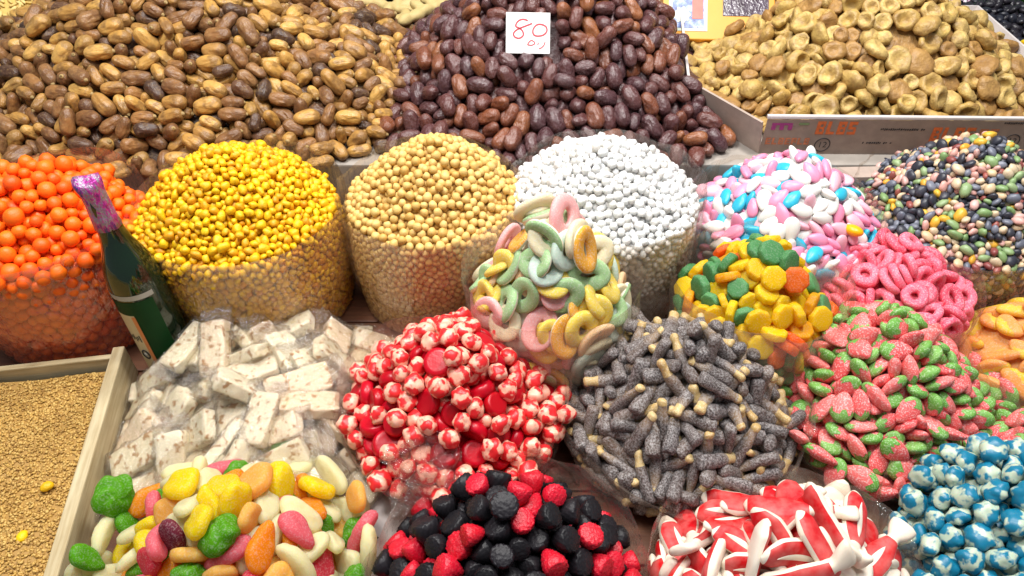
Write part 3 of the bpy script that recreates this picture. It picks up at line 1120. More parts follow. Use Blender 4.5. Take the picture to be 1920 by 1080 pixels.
M_CREAM = candy('cream_foam', [(0.84, 0.76, 0.62), (0.88, 0.82, 0.70)], 0.6, 0.2, 0.004, 0.06, 60, bump=0.15)
rings = []
for s, (nm, colr, wt, two) in enumerate((('pastel green', (0.42, 0.62, 0.32), 1.8, 1), ('pale pink', (0.84, 0.44, 0.43), 1.7, 0), ('lemon yellow', (0.86, 0.66, 0.14), 2.4, 0), ('orange', (0.86, 0.44, 0.08), 0.8, 1),
                                         ('peach cream', (0.84, 0.58, 0.34), 0.9, 0), ('mint white', (0.60, 0.72, 0.62), 2.2, 0), ('ivory', (0.80, 0.72, 0.50), 1.6, 0))):
    mt = candy('ring_gum_' + nm.replace(' ', '_'), [colr, tuple(min(1, q * 1.07) for q in colr)], 0.6, 0.35, 0.006, 0.06, 60, sugar=0.36, bump=0.2, glow=0.24, spec=0.3)
    for v in range(2):
        a, b, bend = (0.0195, 0.0125, 5.0) if v else (0.0178, 0.0152, -4.0)
        V, F = ring_mesh(a, b, 0.0090, 0.0050, bend=bend, seed=500 + s)
        if two:
            cen = quad_cen(V, F, len(F) // 2)
            (Va, Fa), (Vb, Fb) = split(V, F, cen[:, 2] - bend * cen[:, 0] ** 2 < -0.0012)
            parts = [(None, Va, Fa, mt), ('cream_underside', Vb, Fb, M_CREAM)]
        else:
            parts = [(None, V, F, mt)]
        rings.append((T('gummy_ring', f'{nm} ' + ('oval' if v else 'round') + ' gummy ring in the tall bag', 'candy', 'pastel gummy rings', parts, disc_sph(a, b, 0.0090, 0.0050, bend)), wt))

BAGS = {}
def bag_heap(key, c, R, rim, peak, thick, variants, weights, n, seed, shift=(0, 0), foot=0.88, film=True, label='', up=0.012, wall=1.0, tilt=0.5, spin=0.3, along=None,
             layers=1.0, iters=70, jit=0.06, stuff=None, core_mat=None, facing=2.0, wobamp=0.010, round_=0.55, mat=None, grav=0.12):
    co = Revolve(c, sack_core(R, rim, peak, thick, R * foot, round_), shift)
    heap(key, co, variants, weights, n, jit, tilt, spin, along, layers, iters, fill_weights(co, 1, wall), facing, thick * 0.98, 0.001, seed, core_mat, stuff, grav)
    if film:
        BAGS[key] = sack('plastic_bag', label, c, [(R * foot, 0.003), (R + 0.002, rim * 0.5), (R + 0.003, rim), (R + 0.006, rim + up)], seed + 50, wobamp, 0.022, mat or M_FILM_THIN, shift=shift, zmax=peak, group='clear plastic bags of gummies', hemmed=False)
    return co

bag_heap('rings', (0.052, 0.718), 0.110, 0.175, 0.305, 0.026, [a[0] for a in rings], [a[1] for a in rings], 125, 20, label='tall clear plastic bag heaped with pastel gummy rings', tilt=0.8, layers=1.2,
         stuff=('gummy_ring_heap', 'pastel gummy rings deeper down in the tall bag', 'candies'), core_mat=M_CREAM, round_=0.3)

# ---- octagonal jellies
octo = []
def octagon(t, R=0.0168):
    k = (t % (PI / 4)) - PI / 8
    r = R * math.cos(PI / 8) / math.cos(k)
    r = min(r, R * 0.99)
    return r * math.cos(t), r * math.sin(t)
for s, (nm, pal, wt) in enumerate((('yellow', [(0.90, 0.66, 0.005), (0.86, 0.56, 0.005)], 5), ('orange', [(0.90, 0.40, 0.02), (0.88, 0.48, 0.03)], 1.0), ('dark green', [(0.09, 0.28, 0.10), (0.16, 0.40, 0.17)], 3.0), ('orange red', [(0.80, 0.15, 0.035), (0.84, 0.22, 0.05)], 1.2))):
    mt = candy('octagon_jelly_' + nm.replace(' ', '_'), pal, 0.48, 0.5, 0.007, 0.06, 60, sugar=0.14, bump=0.15, glow=0.42, spec=0.3)
    V, F = pillow(octagon, 48, 0.0056, 0.0056, 16.0, (0, 0.5, 0.84, 0.93, 0.975, 1.0))
    octo.append((T('octagon_jelly', f'{nm} eight sided flat jelly', 'candy', 'octagonal jellies', [(None, V, F, mt)],
                   ([(0, 0, 0)] + [(0.0104 * math.cos(q), 0.0104 * math.sin(q), 0) for q in np.arange(6) * PI / 3], [0.0059] * 7)), wt))
bag_heap('octo', (0.332, 0.722), 0.108, 0.150, 0.225, 0.026, [a[0] for a in octo], [a[1] for a in octo], 220, 21, label='clear plastic bag heaped with yellow, orange and green octagonal jellies', tilt=0.6, layers=1.1,
         stuff=('octagon_jelly_heap', 'octagonal jellies deeper down in the bag', 'candies'), core_mat=octo[1][0]['parts'][0][3])

# ---- pink sugared rings
M_PINKR = candy('pink_ring_sugar', [(0.78, 0.11, 0.17), (0.82, 0.17, 0.24), (0.72, 0.08, 0.13)], 0.6, 0.2, 0.004, 0.05, 60, sugar=0.42, sugar_col=(0.95, 0.66, 0.72), bump=0.2)
pr = []
for v in range(3):
    a, b, bd = ((0.0125, 0.0115, 0.0), (0.0145, 0.0100, 8.0), (0.0132, 0.0108, -8.0))[v]
    V, F = ring_mesh(a, b, 0.0062, 0.0055, 26, 10, bd, 540 + v)
    pr.append(T('pink_ring', 'bright pink sugared gummy ring', 'candy', 'pink sugared rings', [(None, V, F, M_PINKR)], disc_sph(a, b, 0.0062, 0.0056, bd)))
bag_heap('pink', (0.552, 0.782), 0.110, 0.105, 0.160, 0.024, pr, [1, 1, 1], 190, 22, label='clear plastic bag of bright pink sugared rings', tilt=0.95, layers=1.2,
         stuff=('pink_ring_heap', 'pink sugared rings deeper down in the bag', 'candies'), core_mat=M_PINKR)

# ---- strawberries
M_SB_R = candy('strawberry_gum', [(0.74, 0.12, 0.12), (0.80, 0.19, 0.18), (0.66, 0.085, 0.09)], 0.6, 0.2, 0.004, 0.05, 60, sugar=0.55, sugar_col=(0.93, 0.66, 0.64), bump=0.2)
M_SB_G = candy('strawberry_leaf_gum', [(0.115, 0.30, 0.045), (0.18, 0.37, 0.085)], 0.6, 0.2, 0.004, 0.05, 60, sugar=0.40, sugar_col=(0.66, 0.80, 0.56), bump=0.2)
sb = []
for v in range(4):
    V, F = ico(3)
    x = V[:, 0]
    w = np.where(x > 0.25, 1.0, 1.0 - 0.33 * ((0.25 - x) / 1.25) ** 1.3)
    X = np.column_stack([x * 0.0205, V[:, 1] * 0.0142 * w, V[:, 2] * 0.0074 * (0.6 + 0.4 * w)]) * (1 + 0.07 * wob(V, 2.4, 560 + v))[:, None]
    cen = V[F].mean(1)
    (Va, Fa), (Vb, Fb) = split(X, F, cen[:, 0] > 0.30 + 0.14 * np.cos(5 * np.arctan2(cen[:, 2], cen[:, 1])) + 0.06 * v)
    Vb = Vb * [1.01, 1.04, 1.05]
    sb.append(T('strawberry_gummy', ('short', 'plump', 'long', 'small-leafed')[v] + ' pink strawberry gummy with green top', 'candy', 'strawberry gummies', [(None, Va, Fa, M_SB_R), ('green_top', Vb, Fb, M_SB_G)],
                ([(0.010, 0.004, 0), (0.010, -0.004, 0), (0.0, 0.004, 0), (0.0, -0.004, 0), (-0.011, 0, 0)], [0.0082, 0.0082, 0.0080, 0.0080, 0.0068])))
bag_heap('strawberry', (0.490, 0.628), 0.155, 0.060, 0.180, 0.028, sb, [1] * 4, 420, 23, label='clear plastic bag under the large heap of strawberry gummies', tilt=0.9, layers=1.0, up=0.006,
         stuff=('strawberry_gummy_heap', 'strawberry gummies lying underneath in the large heap', 'candies'), core_mat=M_SB_R, round_=0.25)

# ---- peach slices
M_PEACH = [candy('peach_slice_orange', [(0.90, 0.36, 0.09), (0.90, 0.45, 0.16)], 0.55, 0.35, 0.006, 0.06, 60, sugar=0.25, bump=0.15, glow=0.3),
           candy('peach_slice_yellow', [(0.90, 0.58, 0.05), (0.92, 0.66, 0.15)], 0.55, 0.35, 0.006, 0.06, 60, sugar=0.25, bump=0.15, glow=0.3)]
sl = []
for v in range(2):
    V, F = pillow(lambda t: (0.0235 * math.cos(t), 0.0125 * math.sin(t) - 0.005 * math.cos(t) ** 2), 28, 0.0065, 0.0065, 4)
    V[:, 1] += 0.002
    cen = V[F].mean(1)
    (Va, Fa), (Vb, Fb) = split(V, F, cen[:, 1] > 0.004)
    sl.append(T('peach_slice', ('orange' if v == 0 else 'yellow') + ' sugared peach slice gummy', 'candy', 'peach slices', [(None, Va, Fa, M_PEACH[v]), ('outer_rind', Vb, Fb, M_PEACH[1 - v])],
                ([(0, 0, 0), (0.010, -0.001, 0), (-0.010, -0.001, 0), (0.018, -0.003, 0), (-0.018, -0.003, 0)], [0.0068, 0.0066, 0.0066, 0.0052, 0.0052])))
bag_heap('peach', (0.728, 0.675), 0.112, 0.080, 0.165, 0.022, sl, [1.4, 1], 90, 24, label='clear plastic bag of orange and yellow peach slices', tilt=0.5,
         stuff=('peach_slice_heap', 'peach slices deeper down in the bag', 'candies'), core_mat=M_PEACH[0])

# ---- sugared cola bottles
m = NT('cola_gum')
r_ = m.rand(); lc = m.lc(); w_ = m.math('MULTIPLY', r_, 31.0)
sx = m.n('ShaderNodeSeparateXYZ'); m.l(lc, sx.inputs[0])
col = m.ramp(r_, [(0, (0.040, 0.028, 0.027)), (0.5, (0.075, 0.046, 0.034)), (0.8, (0.050, 0.034, 0.033)), (1, (0.14, 0.080, 0.045))])
n1 = m.noise(lc, 60, w_, 2, 0.5)
g = m.math('ADD', m.math('MULTIPLY', sx.outputs[0], 55.0), m.math('MULTIPLY', m.math('SUBTRACT', n1, 0.5), 1.2))
col = m.mix(m.math('MULTIPLY', m.ramp(g, [(0.05, (0, 0, 0)), (0.85, (1, 1, 1))]), 0.75), col, (0.30, 0.185, 0.085))
ns = m.noise(lc, 540, w_, 2, 0.65)
col = m.mix(m.math('MULTIPLY', m.ramp(ns, [(0.40, (0, 0, 0)), (0.66, (1, 1, 1))]), 0.70), col, (0.43, 0.40, 0.395))
m.set(Base_Color=col, Roughness=0.5, Normal=m.bump(ns, 0.8, 0.0016), Subsurface_Weight=0.05, Subsurface_Scale=0.003)
M_COLA = m.m
M_COLA_C = candy('cola_neck_gum', [(0.46, 0.31, 0.13), (0.56, 0.42, 0.21)], 0.5, 0.25, 0.004, 0.08, 60, sugar=0.28, sugar_col=(0.88, 0.82, 0.68), bump=0.25)
cola = []
for v in range(3):
    r_ = np.random.default_rng(600 + v)
    L = 0.0300
    prof = [(0.0048, -L), (0.0072, -L * 0.97), (0.0082, -L * 0.85), (0.0081, -L * 0.45), (0.0070, -L * 0.2), (0.0077, 0.0), (0.0074, L * 0.15), (0.0064, L * 0.38), (0.0052, L * 0.56), (0.0049, L * 0.72), (0.0054, L * 0.77), (0.0055, L * 0.92), (0.0038, L)]
    V, F = lathe(prof, 14, (1.0, 0.78), 'x')
    V[:, 2] += (2.5, -3.0, 0.5)[v] * V[:, 0] ** 2
    V[:, 1:] *= 1.14
    V *= (1 + 0.035 * wob(V, 260, 600 + v))[:, None]
    cen = quad_cen(V, F, (len(prof) - 1) * 14)
    (Va, Fa), (Vb, Fb) = split(V, F, cen[:, 0] > L * (0.55, 0.40, 0.74)[v])
    bz = (2.5, -3.0, 0.5)[v]
    xs = [-0.0230, -0.0105, 0.002, 0.0140, 0.0245]
    cola.append(T('cola_bottle_gummy', ('dark bottle shaped gummy with short pale neck', 'dark bottle shaped gummy with long pale neck', 'dark bottle shaped gummy with pale tip only')[v], 'candy', 'bottle shaped gummies', [(None, Va, Fa, M_COLA), ('pale_neck', Vb, Fb, M_COLA_C)],
                  ([(x, 0, bz * x * x) for x in xs], [0.0076, 0.0078, 0.0076, 0.0058, 0.0048])))
bag_heap('cola', (0.218, 0.597), 0.155, 0.078, 0.198, 0.028, cola, [1, 0.8, 1.6], 300, 25, label='clear plastic bag heaped with sugared bottle shaped gummies', tilt=1.0, layers=1.1, up=0.010,
         stuff=('cola_bottle_heap', 'bottle shaped gummies lying underneath in the grey heap', 'candies'), core_mat=M_COLA, round_=0.35)

# ---- striped kisses, red and blue
def stripe_mat(name, dark, pale, k=330.0, tw=9.0, pr0=0.38):
    m = NT(name)
    lc = m.lc(); r_ = m.rand()
    s = m.n('ShaderNodeSeparateXYZ'); m.l(lc, s.inputs[0])
    n1 = m.noise(lc, 90, m.math('MULTIPLY', r_, 29.0), 2, 0.5)
    a = m.math('ADD', m.math('MULTIPLY', s.outputs[0], k), m.math('MULTIPLY', s.outputs[2], k * 0.45))
    a = m.math('ADD', a, m.math('MULTIPLY', n1, tw))
    n3 = m.noise(lc, 130, m.math('MULTIPLY', r_, 53.0), 2, 0.6)
    q = m.math('ADD', m.math('MULTIPLY_ADD', m.math('COSINE', a), 0.5, 0.5), m.math('MULTIPLY', m.math('SUBTRACT', n3, 0.5), 1.8))
    f = m.ramp(q, [(pr0, (0, 0, 0)), (pr0 + 0.40, (1, 1, 1))])
    f = m.math('MULTIPLY', f, 0.95)
    col = m.mix(f, dark, pale)
    m.set(Base_Color=col, Roughness=0.38, Subsurface_Weight=0.3, Subsurface_Scale=0.004, Normal=m.bump(n1, 0.15, 0.002))
    return m.m
def kiss_mesh(R, seed, flat=0.86):
    V, F = ico(3)
    th = np.arctan2(V[:, 1], V[:, 0])
    rho = np.linalg.norm(V[:, :2], axis=1)
    X = V * (1 + 0.085 * np.cos(6 * th + 1.6 * V[:, 2] + 0.8 * wob(V, 1.5, seed + 7)) * rho ** 2 + 0.11 * wob(V, 2, seed) + 0.03 * wob(V, 6, seed + 2))[:, None]
    X[:, 2] *= flat
    X[:, 2] -= 0.16 * np.sign(V[:, 2]) * np.exp(-(rho / 0.28) ** 2)
    return X * R, F
M_KR = stripe_mat('red_stripe', (0.70, 0.022, 0.026), (0.88, 0.47, 0.34))
M_KB = stripe_mat('blue_stripe', (0.004, 0.17, 0.29), (0.50, 0.58, 0.44), 270.0, 9.0, 0.46)
M_RJ = candy('red_jelly', [(0.56, 0.012, 0.030), (0.62, 0.02, 0.04), (0.48, 0.010, 0.024)], 0.32, 0.4, 0.006, 0.08, 60, bump=0.12, bscale=300, glow=0.25)
kr = []
for v in range(4):
    V, F = kiss_mesh(0.0122, 620 + v)
    kr.append(T('striped_candy', 'round red and cream striped candy', 'candy', 'red striped candies', [(None, V, F, M_KR)], ([(0, 0, 0)], [0.0117])))
V, F = pillow(lambda t: (0.0170 * math.cos(t), 0.0170 * math.sin(t)), 28, 0.0082, 0.0082, 7)
ringV = (np.linalg.norm(V[:, :2], axis=1) < 0.012) & (np.abs(V[:, 2]) > 0.006)
V[ringV, 2] *= 0.86
kr.append(T('red_jelly_disc', 'thick round dark red jelly disc', 'candy', 'red jelly discs', [(None, V, F, M_RJ)],
            ([(0, 0, 0)] + [(0.0092 * math.cos(q), 0.0092 * math.sin(q), 0) for q in np.arange(5) * 2 * PI / 5], [0.0084] * 6)))
bag_heap('kiss_red', (-0.074, 0.592), 0.140, 0.082, 0.194, 0.031, kr, [1, 1, 1, 1, 1.5], 400, 26, label='clear plastic bag heaped with red and cream striped candies', tilt=0.7, layers=0.9,
         stuff=('striped_candy_heap', 'red striped candies lying underneath in the bag', 'candies'), core_mat=M_RJ, round_=0.4)
kb = []
for v in range(4):
    V, F = kiss_mesh(0.0140, 640 + v, 0.74)
    V *= (1 + 0.10 * wob(V, 110, 645 + v))[:, None]
    kb.append(T('blue_striped_candy', 'round blue and cream striped candy', 'candy', 'blue striped candies', [(None, V, F, M_KB)], ([(0, 0, 0)], [0.0130])))
bag_heap('kiss_blue', (0.556, 0.372), 0.145, 0.065, 0.153, 0.032, kb, [1] * 4, 340, 27, (0.0, 0.05), label='clear plastic bag heaped with blue and cream striped candies', tilt=0.7, layers=0.9,
         stuff=('blue_candy_heap', 'blue striped candies lying underneath in the bag', 'candies'), core_mat=M_KB, facing=2.6)

# ---- raspberry and blackberry gums
fib = np.array([(math.sqrt(1 - z * z) * math.cos(i * 2.39996), math.sqrt(1 - z * z) * math.sin(i * 2.39996), z) for i in range(120) for z in [1 - 2 * (i + 0.5) / 120]])
M_RASP = candy('raspberry_beads', [(0.52, 0.010, 0.030), (0.60, 0.018, 0.042), (0.44, 0.008, 0.024)], 0.45, 0.1, 0.003, 0.10, 80, sugar=0.10, sugar_col=(0.9, 0.3, 0.34), bump=0.2)
M_BLACKB = candy('blackberry_beads', [(0.008, 0.0075, 0.009), (0.014, 0.012, 0.015)], 0.45, 0.0, 0.003, 0.0, 80, bump=0.2, spec=0.28)
ras = []
for s, (nm, mt) in enumerate((('red', M_RASP), ('black', M_BLACKB))):
    for v in range(2):
        V, F = ico(4)
        z = V[:, 2]
        wv = np.where(z < -0.3, 1.0, 1 - 0.52 * ((z + 0.3) / 1.3) ** 1.15)
        X = np.column_stack([V[:, 0] * wv, V[:, 1] * wv, np.where(z < -0.55, -0.55 - 0.25 * (-z - 0.55), z * 1.12)])
        dmin = np.sqrt(np.clip(2 - 2 * (V @ fib.T).max(1), 0, None))
        X = X * (1 + 0.11 * np.cos(np.clip(dmin / 0.165, 0, 1) * PI / 2) + 0.03 * wob(V, 1.6, 660 + s * 2 + v))[:, None]
        X *= [0.0128, 0.0128 * (0.94 + 0.08 * v), 0.0150]
        ras.append(T('berry_gummy', f'{nm} berry shaped beaded gummy', 'candy', 'beaded berry gummies', [(None, X, F, mt)],
                     ([(0, 0, -0.0005), (0, 0, 0.0070)], [0.0128, 0.0092])))
bag_heap('berries', (-0.004, 0.345), 0.140, 0.080, 0.200, 0.036, ras, [1, 1, 1.45, 1.45], 330, 28, (0.0, 0.030), label='clear plastic bag heaped with red and black berry gummies', tilt=1.2, layers=0.9,
         stuff=('berry_gummy_heap', 'berry gummies lying underneath in the red and black heap', 'candies'), core_mat=M_BLACKB, facing=2.6)

# ---- red and white foam backed gummies with forked tails
M_TW = candy('white_foam_gum', [(0.78, 0.68, 0.56), (0.82, 0.74, 0.64)], 0.5, 0.3, 0.004, 0.04, 60, bump=0.1)
M_TR = candy('red_gum', [(0.66, 0.016, 0.026), (0.74, 0.035, 0.045)], 0.42, 0.35, 0.006, 0.42, 55, (0.86, 0.40, 0.36), bump=0.1, glow=0.25, spec=0.35)
tong = []
for v in range(4):
    L = 0.046
    ns, nr = 40, 20
    V = []
    bend = (3.0, -2.0, 5.0, 1.0)[v]
    for i in range(ns):
        f = i / (ns - 1)
        x = -L + 2 * L * f
        w = 0.0152 * min(1, (f / 0.16 + 0.006) ** 0.5) * (1 - 0.62 * np.clip((f - 0.45) / 0.33, 0, 1) ** 1.4)
        if f > 0.78:
            w += 0.0072 * math.sin((f - 0.78) / 0.22 * PI * 0.62)
        if f > 0.985:
            w *= 0.7
        h = 0.0088 * min(1, (f / 0.14 + 0.01) ** 0.5) * (1 - 0.25 * f)
        if f > 0.985:
            h *= 0.6
        for j in range(nr):
            t = 2 * PI * j / nr
            ct, st = math.cos(t), math.sin(t)
            V.append((x, w * math.copysign(abs(ct) ** 0.85, ct), h * math.copysign(abs(st) ** 0.8, st) * (1.0 if st > 0 else 0.7) + bend * x * x + (2.0 if v == 2 else 0) * 0))
    F = grid_faces(ns, nr, True)
    F.append(list(range(nr))); F.append([(ns - 1) * nr + j for j in range(nr)])
    F2 = []
    for q in F:
        for k in range(1, len(q) - 1):
            F2.append([q[0], q[k], q[k + 1]])
    V = np.array(V)
    V[:, 1] += (0, 4.0, -5.0, 0)[v] * V[:, 0] ** 2
    F = orient(V, np.array(F2))
    fi = np.arange(len(F)) // 2
    qi, qj = fi // nr, fi % nr
    up = (qj >= 1) & (qj <= nr // 2 - 2)
    top = up & (qi >= 2) & (qi < int(ns * 0.74)) & (fi < (ns - 1) * nr)
    (Va, Fa), (Vb, Fb) = split(V, F, top)
    SV = []  # thin white strip modelled as the highlight along the red back
    for k in range(17):
        g = k / 16
        x = -0.033 + 0.044 * g
        f = (x + L) / (2 * L)
        hz = 0.0088 * min(1, (f / 0.14 + 0.01) ** 0.5) * (1 - 0.25 * f)
        hw = 0.0001 + 0.0034 * math.sin(PI * g) ** 0.7
        for q in (-1, -0.5, 0, 0.5, 1):
            SV.append((x, q * hw + (0, 4.0, -5.0, 0)[v] * x * x, hz + bend * x * x + 0.0005 - 0.0006 * q * q))
    SV = np.array(SV)
    SF = np.array(grid_faces(17, 5, False))[:, ::-1]
    sp = [(-0.036, 0, 0), (-0.024, 0.005, 0), (-0.024, -0.005, 0), (-0.009, 0.0045, 0), (-0.009, -0.0045, 0), (0.007, 0, 0), (0.022, 0, 0), (0.038, 0, 0)]
    sp = [(x, y + (0, 4.0, -5.0, 0)[v] * x * x, bend * x * x) for x, y, z in sp]
    tong.append(T('finned_gummy', 'long red and white gummy with forked tail', 'candy', 'red and white finned gummies', [(None, Va, Fa, M_TW), ('red_back', Vb, Fb, M_TR)] + ([('highlight_streak', SV, SF, M_TW)] if v in (0, 2) else []),
                  (sp, [0.0080, 0.0078, 0.0078, 0.0074, 0.0074, 0.0070, 0.0060, 0.0056])))
bag_heap('tongues', (0.286, 0.340), 0.140, 0.070, 0.168, 0.026, tong, [1] * 4, 125, 29, (0.015, 0.030), label='clear plastic bag heaped with long red and white gummies', tilt=0.75, spin=0.5, along=(0.75, -0.75, 0.0), layers=1.0,
         stuff=('finned_gummy_heap', 'red and white gummies lying underneath in the heap', 'candies'), core_mat=M_TR, facing=2.6)

# ---- big mixed fruit gummies
mix = []
def bean(t, a=0.030, b=0.0175):
    r = 1 - 0.17 * (math.sin(t) ** 2) * (1 if math.sin(t) > 0 else 0.55)
    return a * math.cos(t) * (1 - 0.05 * math.sin(t)), b * math.sin(t) * r + 0.003 * math.cos(t) ** 2
def blob(t, a=0.0205, b=0.0185):
    return a * math.cos(t) * (1 + 0.07 * math.cos(3 * t)), b * math.sin(t) * (1 + 0.05 * math.sin(4 * t))
def wedge(t, a=0.026, b=0.0145):
    return a * math.cos(t) * (1 - 0.1 * math.sin(t) ** 2), b * math.sin(t) * (1.0 + 0.35 * math.cos(t))
MX = [('ivory white', (0.88, 0.83, 0.52), 2.9, 'bean'), ('lemon yellow', (0.90, 0.70, 0.01), 2.4, 'blob'), ('lemon yellow', (0.90, 0.70, 0.01), 1.0, 'wedge'), ('orange', (0.92, 0.34, 0.008), 2.0, 'wedge'), ('leaf green', (0.12, 0.38, 0.012), 2.0, 'whorl'),
      ('red', (0.70, 0.07, 0.10), 0.7, 'blob'), ('plum purple', (0.20, 0.030, 0.055), 0.12, 'wedge'), ('light orange', (0.90, 0.52, 0.14), 0.9, 'blob'), ('rose pink', (0.84, 0.20, 0.24), 1.1, 'wedge'), ('leaf green', (0.14, 0.42, 0.014), 0.8, 'wedge')]
_mm = {}
for s, (nm, colr, wt, shp) in enumerate(MX):
    if nm not in _mm:
        _mm[nm] = candy('fruit_gum_' + nm.replace(' ', '_'), [tuple(q * 0.92 for q in colr), colr, tuple(min(1, q * 1.06) for q in colr)], 0.52, 0.8, 0.012, 0.04, 45, sugar=0.22, bump=0.25, bscale=200, spec=0.25, glow=0.40, trans=0.15)
    mt = _mm[nm]
    if shp == 'whorl':
        V, F = ico(4)
        th = np.arctan2(V[:, 1], V[:, 0])
        rho = np.linalg.norm(V[:, :2], axis=1)
        X = V * (1 + 0.075 * np.cos(5 * th + 9 * rho + 1.5 * wob(V, 2, 700)) + 0.05 * wob(V, 5, 701))[:, None] * [0.0195, 0.0185, 0.0125]
        V = X
        sp = ([(0, 0, 0)] + [(0.008 * math.cos(q), 0.008 * math.sin(q), 0) for q in np.arange(5) * 2 * PI / 5], [0.0108] * 6)
        desc = 'ridged round'
    else:
        fn = dict(bean=bean, blob=blob, wedge=wedge)[shp]
        V, F = pillow(fn, 40, 0.0085, 0.0066, 5.5)
        V = V * 0.97 * (1 + 0.06 * wob(V, 110, 710 + s))[:, None]
        V[:, 2] += 0.10 * V[:, 2] * wob(V, 220, 730 + s) + 3.0 * V[:, 0] ** 2 * (1 if s % 2 else -1)
        if shp == 'bean':
            sp = ([(0, 0, 0), (0.010, 0.004, 0), (0.010, -0.004, 0), (-0.010, 0.004, 0), (-0.010, -0.004, 0), (0.020, 0, 0), (-0.020, 0, 0)], [0.0092] * 7)
        elif shp == 'blob':
            sp = ([(0, 0, 0)] + [(0.0105 * math.cos(q), 0.0095 * math.sin(q), 0) for q in np.arange(5) * 2 * PI / 5], [0.0092] * 6)
        else:
            sp = ([(0, 0, 0), (0.009, 0.006, 0), (0.009, -0.006, 0), (0.016, 0, 0), (-0.008, 0, 0), (-0.017, 0, 0)], [0.0090, 0.0090, 0.0090, 0.0085, 0.0085, 0.0070])
        desc = dict(bean='bean shaped', blob='round', wedge='drop shaped')[shp]
    mix.append((T('fruit_gummy', f'{nm} {desc} fruit gummy', 'candy', 'mixed fruit gummies', [(None, V, F, mt)], sp), wt))
bag_heap('fruit', (-0.310, 0.374), 0.150, 0.070, 0.172, 0.034, [a[0] for a in mix], [a[1] for a in mix], 190, 30, (0.0, 0.030), label='clear plastic bag heaped with mixed fruit gummies', tilt=0.6, layers=0.9, jit=0.10,
         stuff=('fruit_gummy_heap', 'fruit gummies lying underneath in the mixed heap', 'candies'), core_mat=_mm['orange'], facing=2.6)

# ================================================================== NOUGAT
BOT = np.array([-0.493, 0.712, 0.0])
TRAY_C = pix(224, 652, 0.055)                                  # far right corner of the sesame tray
TRAY_D = Vector((0.048, -0.311, 0)).normalized()               # its right board runs this way
_tc, _td = np.array([TRAY_C.x, TRAY_C.y, 0.0]), np.array(TRAY_D)
NOUGAT_OBST = [(BOT, BOT + [0, 0, 0.30], 0.046)] + [(_tc + _td * -0.05 + [0, 0, z], _tc + _td * 0.5 + [0, 0, z], 0.015) for z in (0.01, 0.03, 0.05, 0.07, 0.09, 0.11, 0.13)]
NOUGAT_OBST += [(np.array([-0.392, 0.862, z]), np.array([-0.392, 0.863, z]), 0.150) for z in (0.02, 0.06, 0.1, 0.14)]
M_NOUGAT = NT('nougat')
lc = M_NOUGAT.lc(); r_ = M_NOUGAT.rand(); w_ = M_NOUGAT.math('MULTIPLY', r_, 23.0)
n1 = M_NOUGAT.noise(lc, 120, w_, 2, 0.5)
n2 = M_NOUGAT.noise(lc, 85, M_NOUGAT.math('ADD', w_, 5.0), 2, 0.5)
col = M_NOUGAT.ramp(r_, [(0, (0.78, 0.68, 0.46)), (0.6, (0.83, 0.75, 0.56)), (1.0, (0.80, 0.62, 0.42))])
col = M_NOUGAT.mix(M_NOUGAT.math('MULTIPLY', M_NOUGAT.ramp(n1, [(0.57, (0, 0, 0)), (0.63, (1, 1, 1))]), 0.9), col, (0.40, 0.19, 0.055))
col = M_NOUGAT.mix(M_NOUGAT.math('MULTIPLY', M_NOUGAT.ramp(n2, [(0.62, (0, 0, 0)), (0.68, (1, 1, 1))]), 0.7), col, (0.66, 0.54, 0.30))
M_NOUGAT.set(Base_Color=col, Roughness=0.6, Subsurface_Weight=0.15, Subsurface_Scale=0.004, Normal=M_NOUGAT.bump(n1, 0.3, 0.003))
M_NOUGAT = M_NOUGAT.m
M_WRAP = film_mat('crinkled_wrapper', haze=0.025, tint=(0.97, 0.96, 0.95), hazecol=(0.85, 0.84, 0.82), bscale=80, bstr=1.0, gloss=0.14)

def wrapper(sx, sy, sz, seed):
    """crinkled film sleeve round a bar, pinched flat at both ends"""
    V, nu, nv = [], 22, 24
    r = np.random.default_rng(seed)
    for i in range(nu):
        f = i / (nu - 1) * 2 - 1
        x = f * (sx / 2 + 0.018)
        e = np.clip((abs(x) - sx / 2) / 0.010, 0, 1)
        for j in range(nv):
            t = 2 * PI * j / nv
            ct, st = math.cos(t), math.sin(t)
            yy = (sy / 2 + 0.0030) * math.copysign(abs(ct) ** 0.35, ct) * (1 + 0.10 * e)
            zz = (sz / 2 + 0.0026) * math.copysign(abs(st) ** 0.35, st) * (1 - 0.93 * e)
            V.append((x, yy, zz))
    V = np.array(V)
    nrm = V / np.linalg.norm(V, axis=1)[:, None]
    V += nrm * (0.0022 * wob(V, 210, seed) + 0.0016 * np.abs(wob(V, 480, seed + 1)))[:, None]
    e = np.clip((np.abs(V[:, 0]) - sx / 2) / 0.012, 0, 1)
    V[:, 2] += e * 0.004 * wob(V, 330, seed + 2) + e * r.uniform(-0.004, 0.004)
    return V, np.array(grid_faces(nu, nv, True))
ng = []
